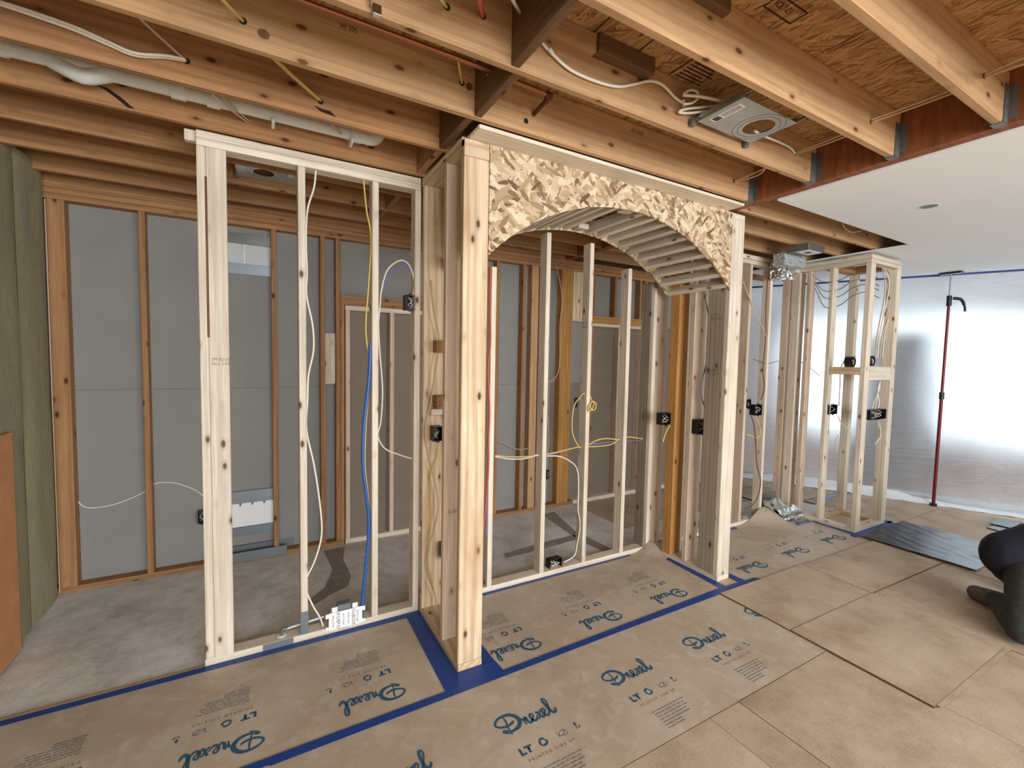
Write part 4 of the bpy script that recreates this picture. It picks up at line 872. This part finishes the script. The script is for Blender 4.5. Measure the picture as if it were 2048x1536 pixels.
cable('violet cable strung through the niche studs', ypath(YN + 0.006, [(990, 914), (1030, 918), (1076, 912), (1110, 907), (1158, 893), (1190, 888), (1225, 884), (1260, 882), (1290, 880)]), 'cable_violet', 0.005)
cable('white cable strung through the left niche studs', ypath(YN - 0.006, [(990, 913), (1020, 918), (1050, 917), (1076, 909)]), 'cable_white', 0.0045)
cable('second yellow cable bowed between the right niche studs', ypath(YN, [(1172, 892), (1195, 880), (1215, 877), (1236, 879), (1255, 874), (1275, 876), (1292, 879)]), 'cable_yellow', 0.0055)
cable('white cable bending down to the floor box of the niche', ypath(YN - 0.01, [(1094, 912), (1120, 913), (1145, 926), (1155, 942), (1157, 970), (1156, 1020), (1160, 1050), (1154, 1090), (1148, 1112), (1128, 1124)]), 'cable_white', 0.005)
yl = cable('yellow cable rising to a loose coil on a niche stud', ypath(YN - 0.02, [(1157, 893), (1146, 870), (1144, 840), (1149, 810), (1160, 795), (1167, 787), (1178, 790), (1184, 802)]), 'cable_yellow', 0.005)
tube('coil', ypath(YN - 0.06, [(1186, 802), (1192, 808), (1190, 818), (1184, 820), (1180, 812), (1184, 803), (1188, 806), (1184, 818), (1178, 822), (1177, 814), (1182, 808)]), 0.005, 'cable_yellow', yl)
cable('thin grey cable across the grey back wall at left', ypath(YD - 0.008, [(146, 990), (168, 1013), (200, 1014), (240, 1005), (290, 983), (310, 967), (350, 966), (390, 980), (406, 992)]), 'cable_white', 0.005)
cable('grey cable hanging before the upper back wall behind the niche', ypath(YB - 0.01, [(1112, 530), (1120, 565), (1124, 600), (1120, 650), (1117, 742), (1094, 766)]), 'cable_tan', 0.005)
cable('grey cable hanging before the lower back wall behind the niche', ypath(YB - 0.01, [(1091, 815), (1097, 850), (1097, 890), (1090, 922)]), 'cable_tan', 0.0045)
cable('grey cable crossing the left back wall behind the niche', ypath(YB - 0.01, [(998, 883), (1015, 889), (1030, 897), (1045, 899), (1056, 896)]), 'cable_tan', 0.0045)
cable('dark cable above the box left of the bright right post', ypath(2.34, [(1412, 600), (1420, 660), (1415, 715), (1405, 760), (1403, 790), (1409, 815), (1414, 842)]), 'steel_dark', 0.005)
cable('yellow cable below the box left of the orange posts', ypath(2.55, [(1340, 850), (1334, 860), (1328, 875), (1326, 884)]), 'cable_yellow', 0.005)
cable('yellow cable loop below the bay stud boxes', ypath(YW - 0.02, [(1493, 868), (1505, 873), (1515, 875), (1521, 866), (1518, 850), (1510, 832)]), 'cable_yellow', 0.006)
cable('dark cable falling from the bay boxes to the bay floor', ypath(YW - 0.03, [(1503, 832), (1508, 850), (1511, 880), (1514, 930), (1521, 960), (1517, 990), (1505, 1010), (1489, 1018)]), 'cable_brown', 0.006)
cable('wavy brown cable on the bay stud', ypath(YW - 0.012, [(1535, 560), (1532, 620), (1531, 680), (1526, 740), (1529, 775), (1522, 800)]), 'cable_brown', 0.006)
cable('tan cable slanting across the bay opening', ypath(YW - 0.01, [(1486, 562), (1504, 610), (1517, 640), (1530, 668), (1531, 690)]), 'cable_tan', 0.005)
cable('thin cable between the bay posts', ypath(YW + 0.02, [(1506, 718), (1520, 723), (1535, 727), (1556, 722)]), 'steel_dark', 0.0035)
cable('white cable slanting behind the bay posts', ypath(2.9, [(1602, 724), (1620, 736), (1640, 752)]), 'cable_tan', 0.0045)
for k, (a, b, c_, lab) in enumerate(((552, 560, 556, 'topmost'), (566, 578, 570, 'second'), (575, 592, 584, 'third'), (590, 610, 600, 'lowest'))):
    cable('dark cable sagging across the closet frame, %s of four' % lab, [aty(1630, a - 6 * k + 4, 2.55), aty(1650, b + 4, 2.5), aty(1680, b, 2.45), aty(1705, c_ - 8, 2.4), aty(1732, a - 6, 2.35), aty(1758, a + 6, 2.25)], 'steel_dark', 0.0045)
for k, lab in enumerate(('leftmost', 'second', 'third', 'rightmost')):
    dx = k * 5
    cable('grey cable hanging in the closet frame front, %s of four' % lab, [aty(1762 + dx * .3, 526, 2.20), aty(1770 + dx * 1.6, 560, 2.2), aty(1768 + dx * 1.2, 600, 2.2), aty(1758 + dx, 650, 2.19), aty(1752 + dx, 690, 2.18), aty(1750 + dx, 716, 2.17)], ('cable_tan', 'cable_white')[k % 2], 0.006)
for k, lab in enumerate(('left', 'middle', 'right')):
    cable('white cable entering the front closet box from above, %s one' % lab, [aty(1760, 762, 2.19), aty(1758 - k, 780, 2.19), aty(1748 + k * 5, 805, 2.18), aty(1744 + k * 6, 818, 2.17)], 'cable_white', 0.005)
cable('white cable looping below the front closet box', ypath(2.18, [(1755, 840), (1761, 858), (1760, 875), (1750, 888)]), 'cable_white', 0.005)
cable('white cable beside the rear closet box', ypath(2.43, [(1660, 812), (1660, 780), (1664, 740), (1663, 700), (1661, 680)]), 'cable_white', 0.005)
cable('tan cable from the rear round box down the closet post', ypath(2.42, [(1712, 712), (1695, 716), (1682, 735), (1680, 770), (1678, 812)]), 'cable_tan', 0.005)
cable('white cable slanting from the rear closet box', ypath(2.4, [(1676, 832), (1682, 845), (1695, 858), (1709, 872)]), 'cable_white', 0.0045)
cable('white cable looping low behind the rear closet post', ypath(2.42, [(1677, 870), (1671, 885), (1672, 905), (1676, 920)]), 'cable_white', 0.0045)

# ------------------------------------------------------------ supply box, pipes, grilles, duct
e = empty('supply_box', (0.46, YW + 0.05, T2), 'white plumbing supply box lettered OxBOX on the bottom plate of the left stud wall', 'supply box')
ox0, ox1, oz0, oz1 = 0.355, 0.548, 0.022, 0.128
PB(e, 'face', (ox0, ox1), (YW - 0.006, YW - 0.002), (oz0, oz1), 'label_white', 0.001)
PB(e, 'tub', (ox0 + 0.02, ox1 - 0.02), (YW - 0.001, YW + 0.075), (T2 + 0.001, oz1 - 0.005), 'pvc_white', 0.002)
for x in (ox0 + 0.035, ox1 - 0.04): PB(e, 'clip_tab', (x - 0.016, x + 0.016), (YW + 0.004, YW + 0.008), (oz1 - 0.006, oz1 + 0.026), 'label_white', 0.002)
PB(e, 'top_sleeve', (ox0 + 0.05, ox1 - 0.065), (YW + 0.004, YW + 0.06), (oz1 - 0.004, oz1 + 0.034), 'zinc_tape', 0.003)
for x in (ox0 - 0.018, ox1): PB(e, 'side_flange', (x, x + 0.018), (YW - 0.005, YW - 0.002), (oz1 - 0.03, oz1 - 0.002), 'label_white', 0.001)
for x in (ox0 - 0.018, ox1): PB(e, 'side_flange', (x, x + 0.018), (YW - 0.005, YW - 0.002), (oz0 + 0.005, oz0 + 0.024), 'label_white', 0.001)
face = [c for c in e.children if c.name.startswith('face')][0]
for k, (bd_, size, up, m) in enumerate((('SIOUX CHIEF', 0.0165, True, 'label_ink'), ('OxBOX', 0.030, True, 'label_red'), ('DEMING COVER', 0.0125, True, 'label_ink'), ('DEMING COVER', 0.0125, False, 'label_ink'), ('OxBOX', 0.030, False, 'label_red'), ('SIOUX CHIEF', 0.0165, False, 'label_ink'))):
    me = textmesh(bd_, size, 0.78 if size < 0.02 else 1.0, 1.0, 'CENTER'); me.materials.append(M[m])
    x = (ox0 + 0.030, ox0 + 0.064, ox0 + 0.088, ox0 + 0.108, ox0 + 0.132, ox0 + 0.160)[k]
    link('printed_word', me, None, face, (x, YW - 0.0065, (oz0 + oz1) / 2), (PI / 2, -PI / 2 if up else PI / 2, 0))
vp = empty('supply_pipe', (0.2, YW + 0.045, 0.07), 'grey metal supply pipe with valve running to the white supply box', 'pipe')
cyl('pipe_run', (0.13, YW + 0.05, 0.072), (0.335, YW + 0.05, 0.090), 0.0085, 'zinc_plate', vp); tube('elbow', [(0.14, YW + 0.05, 0.073), (0.115, YW + 0.05, 0.072), (0.105, YW + 0.05, 0.060), (0.105, YW + 0.05, T2 + 0.002)], 0.009, 'steel_dark', vp)
cyl('flange', (0.105, YW + 0.05, T2), (0.105, YW + 0.05, T2 + 0.005), 0.024, 'pvc_white', vp); cyl('copper_stub', (0.33, YW + 0.05, 0.0895), (0.374, YW + 0.05, 0.093), 0.006, 'copper', vp)
gv = empty('air_grille', (-0.03, YD, 2.45), 'metal and white louvred air grille high on the back wall', 'air grille')
gx0, gx1 = -0.20, 0.105
PB(gv, 'metal_header', (gx0, gx1), (YD - 0.012, YD - 0.001), (2.54, 2.62), 'foil', 0.001); PB(gv, 'back_plate', (gx0, gx1), (YD - 0.006, YD - 0.001), (2.385, 2.538), 'grille_white', 0.0)
for k in range(15): PB(gv, 'louvre', (gx0, gx1), (YD - 0.014, YD - 0.007), (2.388 + k * 0.010, 2.394 + k * 0.010), 'grille_white', 0.0)
PB(gv, 'mullion', (gx0 + 0.115, gx0 + 0.125), (YD - 0.016, YD - 0.006), (2.385, 2.538), 'zinc_plate', 0.0); PB(gv, 'metal_sill', (gx0, gx1), (YD - 0.012, YD - 0.001), (2.30, 2.384), 'zinc_tape', 0.001)
gl_ = empty('floor_duct_panel', (-0.03, YD, 0.3), 'white duct panel framed in grey metal, low on the back wall', 'duct panel')
PB(gl_, 'panel', (gx0, gx1), (YD - 0.02, YD - 0.012), (0.255, 0.45), 'label_white', 0.002); PB(gl_, 'metal_strip', (gx0, gx1), (YD - 0.022, YD - 0.001), (0.452, 0.55), 'zinc_tape', 0.001); PB(gl_, 'metal_strip', (gx0, gx1), (YD - 0.022, YD - 0.001), (0.18, 0.253), 'zinc_tape', 0.001)
for k in range(3): PB(gl_, 'clip', (gx0 + 0.06 + k * 0.085, gx0 + 0.075 + k * 0.085), (YD - 0.024, YD - 0.019), (0.43, 0.45), 'steel_dark', 0.001)
PB(gl_, 'floor_strip', (gx0 - 0.1, 0.2), (YB - 0.012, YB - 0.001), (0.0, 0.072), 'zinc_tape', 0.001); PB(gl_, 'base_strip', (gx0, gx1), (YD - 0.022, YD - 0.001), (0.03, 0.10), 'steel_dark', 0.001)
PB(gl_, 'metal_strip', (0.146, 0.165), (YD - 0.006, YD - 0.001), (0.26, 0.45), 'zinc_tape', 0.001); PB(gl_, 'metal_strip', (0.15, 0.26), (YD - 0.006, YD - 0.001), (0.03, 0.09), 'zinc_tape', 0.001)
# foil duct above the bay and foil boot at its foot
du = empty('foil_duct', (5.0, 2.95, 2.6), 'taped foil duct with a white label above the open bay', 'duct')
bm = bmesh.new(); bmesh.ops.create_grid(bm, x_segments=14, y_segments=14, size=0.5)
def crumple(name, x, y, z, m, par, amp=0.012, nx=8):
    bm = bmesh.new(); bmesh.ops.create_cube(bm, size=1.0); bmesh.ops.subdivide_edges(bm, edges=bm.edges[:], cuts=nx, use_grid_fill=True)
    for v in bm.verts: v.co = Vector((v.co.x * (x[1] - x[0]), v.co.y * (y[1] - y[0]), v.co.z * (z[1] - z[0]))) + Vector([random.uniform(-amp, amp) for _ in range(3)])
    return bmobj(name, bm, m, par, ((x[0] + x[1]) / 2, (y[0] + y[1]) / 2, (z[0] + z[1]) / 2))
q = aty(1565, 543, 2.70); crumple('duct_boot', (q.x - 0.12, q.x + 0.12), (2.64, 2.76), (q.z - 0.075, q.z + 0.075), 'foil', du)
q = aty(1580, 525, 2.58); crumple('duct_wrap', (q.x - 0.2, q.x + 0.16), (2.52, 2.63), (q.z - 0.05, q.z + 0.06), 'zinc_plate', du, 0.005)
q = aty(1619, 513, 2.36); PB(du, 'duct_box', (q.x - 0.13, q.x + 0.14), (2.30, 2.50), (2.715, 2.775), 'steel_dark', 0.004)
lb2 = PB(du, 'label', (q.x - 0.11, q.x + 0.11), (2.315, 2.43), (2.7125, 2.7145), 'label_white', 0.0); PB(lb2, 'printed_code', (q.x - 0.03, q.x + 0.03), (2.35, 2.40), (2.7115, 2.7124), 'label_ink', 0.0)
fb_ = empty('foil_boot', (4.95, 2.68, 0), 'crumpled shiny foil duct boot on the bay floor', 'duct')
def profile_sheet(name, pts, x0, x1, m, par, n=10, amp=0.004):
    V, F = [], []
    for i in range(n + 1):
        for (y, z) in pts: V.append((x0 + (x1 - x0) * i / n + random.uniform(-amp, amp), y + random.uniform(-amp, amp), z + random.uniform(-amp, amp)))
    m_ = len(pts); cx_ = (x0 + x1) / 2
    for i in range(n):
        for k in range(m_ - 1): a = i * m_ + k; F.append((a, a + 1, a + m_ + 1, a + m_))
    return mesh(name, [(v[0] - cx_, v[1] - 2.68, v[2]) for v in V], F, m, par, (cx_, 2.68, 0))
profile_sheet('foil_flap', [(2.60, 0.008), (2.605, 0.04), (2.62, 0.05), (2.625, 0.085), (2.65, 0.095), (2.68, 0.125), (2.74, 0.13), (2.79, 0.12)], 4.76, 5.12, 'foil', fb_)
profile_sheet('foil_sheet', [(2.66, 0.10), (2.74, 0.145), (2.79, 0.17), (2.80, 0.20)], 4.70, 5.0, 'foil', fb_, 8, 0.012)
profile_sheet('metal_back', [(2.895, 0.04), (2.897, 0.24)], 4.72, 5.1, 'galvanised', fb_, 4, 0.0)

# ------------------------------------------------------------ crouching person at the right edge
def skin_body(name, verts, edges, radii, mat, parent, root=0, sub=2):
    me = bpy.data.meshes.new(name); o0 = Vector(verts[0]); me.from_pydata([tuple(Vector(v) - o0) for v in verts], edges, [])
    o = link(name, me, mat, parent, tuple(o0)); md = o.modifiers.new('skin', 'SKIN'); md.use_smooth_shade = True
    for i, r in enumerate(radii):
        sv = me.skin_vertices[0].data[i]; sv.radius = (r, r) if not isinstance(r, tuple) else r; sv.use_root = (i == root)
    sb = o.modifiers.new('sub', 'SUBSURF'); sb.levels = sub; sb.render_levels = sub
    return o
PX, PY = 4.45, 0.90
pe = empty('person', (PX, PY, 0), 'crouching person in a dark navy top, dark trousers and worn shoes at the right edge', 'person')
def fused(name, parts, mat, vox=0.014, parent=None):
    """one continuous surface grown from tapered limbs: parts = list of (point, radius) chains"""
    V, F = [], []
    for ch in parts:
        P = [Vector(p) for p, r in ch]; n = 5; path, rad = [], []
        for i in range(len(ch) - 1):
            for k in range(n): f = k / n; path.append(P[i].lerp(P[i + 1], f)); rad.append(ch[i][1] * (1 - f) + ch[i + 1][1] * f)
        path.append(P[-1]); rad.append(ch[-1][1])
        tubegeo(path, rad, 14, V, F)
        for p, r in ch:                                            # round the joints
            st = len(V); m, q = 12, 8
            for j in range(q + 1):
                a = PI * j / q
                for k in range(m): b = 2 * PI * k / m; V.append(p_(p) + Vector((math.sin(a) * math.cos(b), math.sin(a) * math.sin(b), math.cos(a))) * r * 1.01)
            for j in range(q):
                for k in range(m): F.append((st + j * m + k, st + (j + 1) * m + k, st + (j + 1) * m + (k + 1) % m, st + j * m + (k + 1) % m))
    o0 = Vector(parts[0][0][0]); o0.z = 0
    o = mesh(name, [v - o0 for v in V], F, mat, parent or pe, tuple(o0))
    md = o.modifiers.new('fuse', 'REMESH'); md.mode = 'VOXEL'; md.voxel_size = vox; md.use_smooth_shade = True
    sm = o.modifiers.new('soften', 'SMOOTH'); sm.factor = 0.6; sm.iterations = 6
    return o
def p_(p): return Vector(p)
PEL = (4.50, .90, .34); CH = (4.82, .52, .66)
NH, NK, NA, NTO = (4.40, .82, .32), (3.99, .76, .10), (4.42, .97, .075), (4.47, 1.06, .06)
FH, FK, FA, FT = (4.60, .98, .32), (5.02, .78, .44), (4.88, .98, .09), (5.0, .90, .05)
NS_, NE, NW = (4.70, .38, .64), (4.80, .18, .40), (5.02, .08, .16)
FS, FE, FWr = (5.0, .62, .66), (5.18, .42, .42), (5.30, .22, .16)
fused('body', [[(PEL, .16), ((4.66, .71, .50), .15), (CH, .14)], [(CH, .12), ((4.92, .40, .76), .062), ((4.98, .33, .83), .06)],
               [(PEL, .14), (NH, .125), (NK, .085), (NA, .06), (NTO, .05)], [(PEL, .14), (FH, .125), (FK, .08), (FA, .055), (FT, .045)],
               [(CH, .09), (NS_, .07), (NE, .05), (NW, .036)], [(CH, .09), (FS, .07), (FE, .05), (FWr, .036)]], 'olive_cloth')
fused('navy_top', [[((4.47, .93, .39), .165), ((4.60, .78, .48), .18), ((4.72, .64, .56), .175), (CH, .155)], [(CH, .11), (NS_, .09), (NE, .066), ((4.98, .10, .20), .05)], [(CH, .11), (FS, .09), (FE, .066), ((5.27, .25, .20), .05)]], 'navy_cloth')
HC = Vector((5.02, .27, .93)); fd = Vector((0.62, -0.68, -0.38)).normalized(); sd = Vector((0.74, 0.67, 0)).normalized(); ud = sd.cross(fd)
hd = fused('head', [[(HC - ud * .05 - fd * .02, .062), (HC + ud * .02, .092), (HC + ud * .045 - fd * .01, .085)], [(HC - ud * .06, .05), (HC - ud * .075 + fd * .05, .04)]], 'skin', 0.01)
fused('hair', [[(HC + ud * .05 - fd * .02, .095), (HC + ud * .0 - fd * .045, .085), (HC - ud * .05 - fd * .045, .065)]], 'hair', 0.01)
def hpart(nm, off, s_, mat):
    bm = bmesh.new(); bmesh.ops.create_icosphere(bm, subdivisions=2, radius=1.0)
    for v in bm.verts: v.co = Vector((v.co.x * s_[0], v.co.y * s_[1], v.co.z * s_[2]))
    return bmobj(nm, bm, mat, hd, tuple(HC + off), (0, 0, 0.8), True)
hpart('nose', fd * 0.098 - ud * .01, (.014, .016, .02), 'skin'); hpart('mouth', fd * 0.088 - ud * 0.055, (.022, .008, .006), 'label_red')
for s_ in (-1, 1): hpart('eye', fd * 0.085 + sd * 0.032 * s_ + ud * 0.018, (.011, .007, .007), 'label_white'); hpart('ear', sd * 0.092 * s_, (.012, .02, .03), 'skin')
def hand(w, d):
    w = Vector(w); d = Vector(d).normalized(); sv = d.cross(Vector((0, 0, 1))).normalized(); ch = [[(w, .028), (w + d * .05, .032), (w + d * .085, .03)], [(w + d * .07 - sv * .024, .017), (w + d * .07 + sv * .024, .017)]]
    for k, L in enumerate((.06, .072, .068, .052)):
        off = sv * (k - 1.5) * .0205; ch.append([(w + d * .085 + off, .0105), (w + d * (.095 + L * .55) + off + Vector((0, 0, -.008)), .0095), (w + d * (.095 + L) + off + Vector((0, 0, -.03)), .008)])
    ch.append([(w + d * .03 - sv * .025, .014), (w + d * .06 - sv * .052, .0115), (w + d * .085 - sv * .06, .0095)])
    return fused('hand', ch, 'skin', 0.004)
hand((5.03, .07, .14), (.75, -.5, -.3)); hand((5.31, .21, .14), (.8, -.45, -.3))
fused('shoe', [[((4.41, .955, .075), .064), ((4.455, 1.03, .062), .058), ((4.495, 1.095, .052), .05)]], 'boot_rubber', 0.01)
fused('shoe', [[((4.87, .985, .075), .062), ((4.94, .93, .058), .055), ((5.01, .88, .05), .048)]], 'boot_rubber', 0.01)

# ------------------------------------------------------------ cracks and knots on single joists
def mark(name, pts, y, mat='hole_dark'):
    q = [aty(a, b, y) for a, b in pts]; return poly(name, [(v.x, v.z) for v in q], y - 0.0009, y + 0.001, mat, ce, 'y')
mark('crack', [(188, 168), (215, 176), (240, 193), (262, 212), (270, 218), (256, 216), (236, 199), (212, 181)], 2.752)
mark('crack', [(627, 210), (640, 222), (660, 230), (672, 234), (660, 222), (644, 218)], 2.362)
mark('knot', [(514, 62), (520, 57), (532, 60), (540, 70), (537, 79), (527, 78), (517, 71)], 1.967, 'dark_wood')
mark('knot', [(932, 168), (938, 164), (945, 170), (945, 180), (938, 182), (932, 176)], 1.967, 'dark_wood')
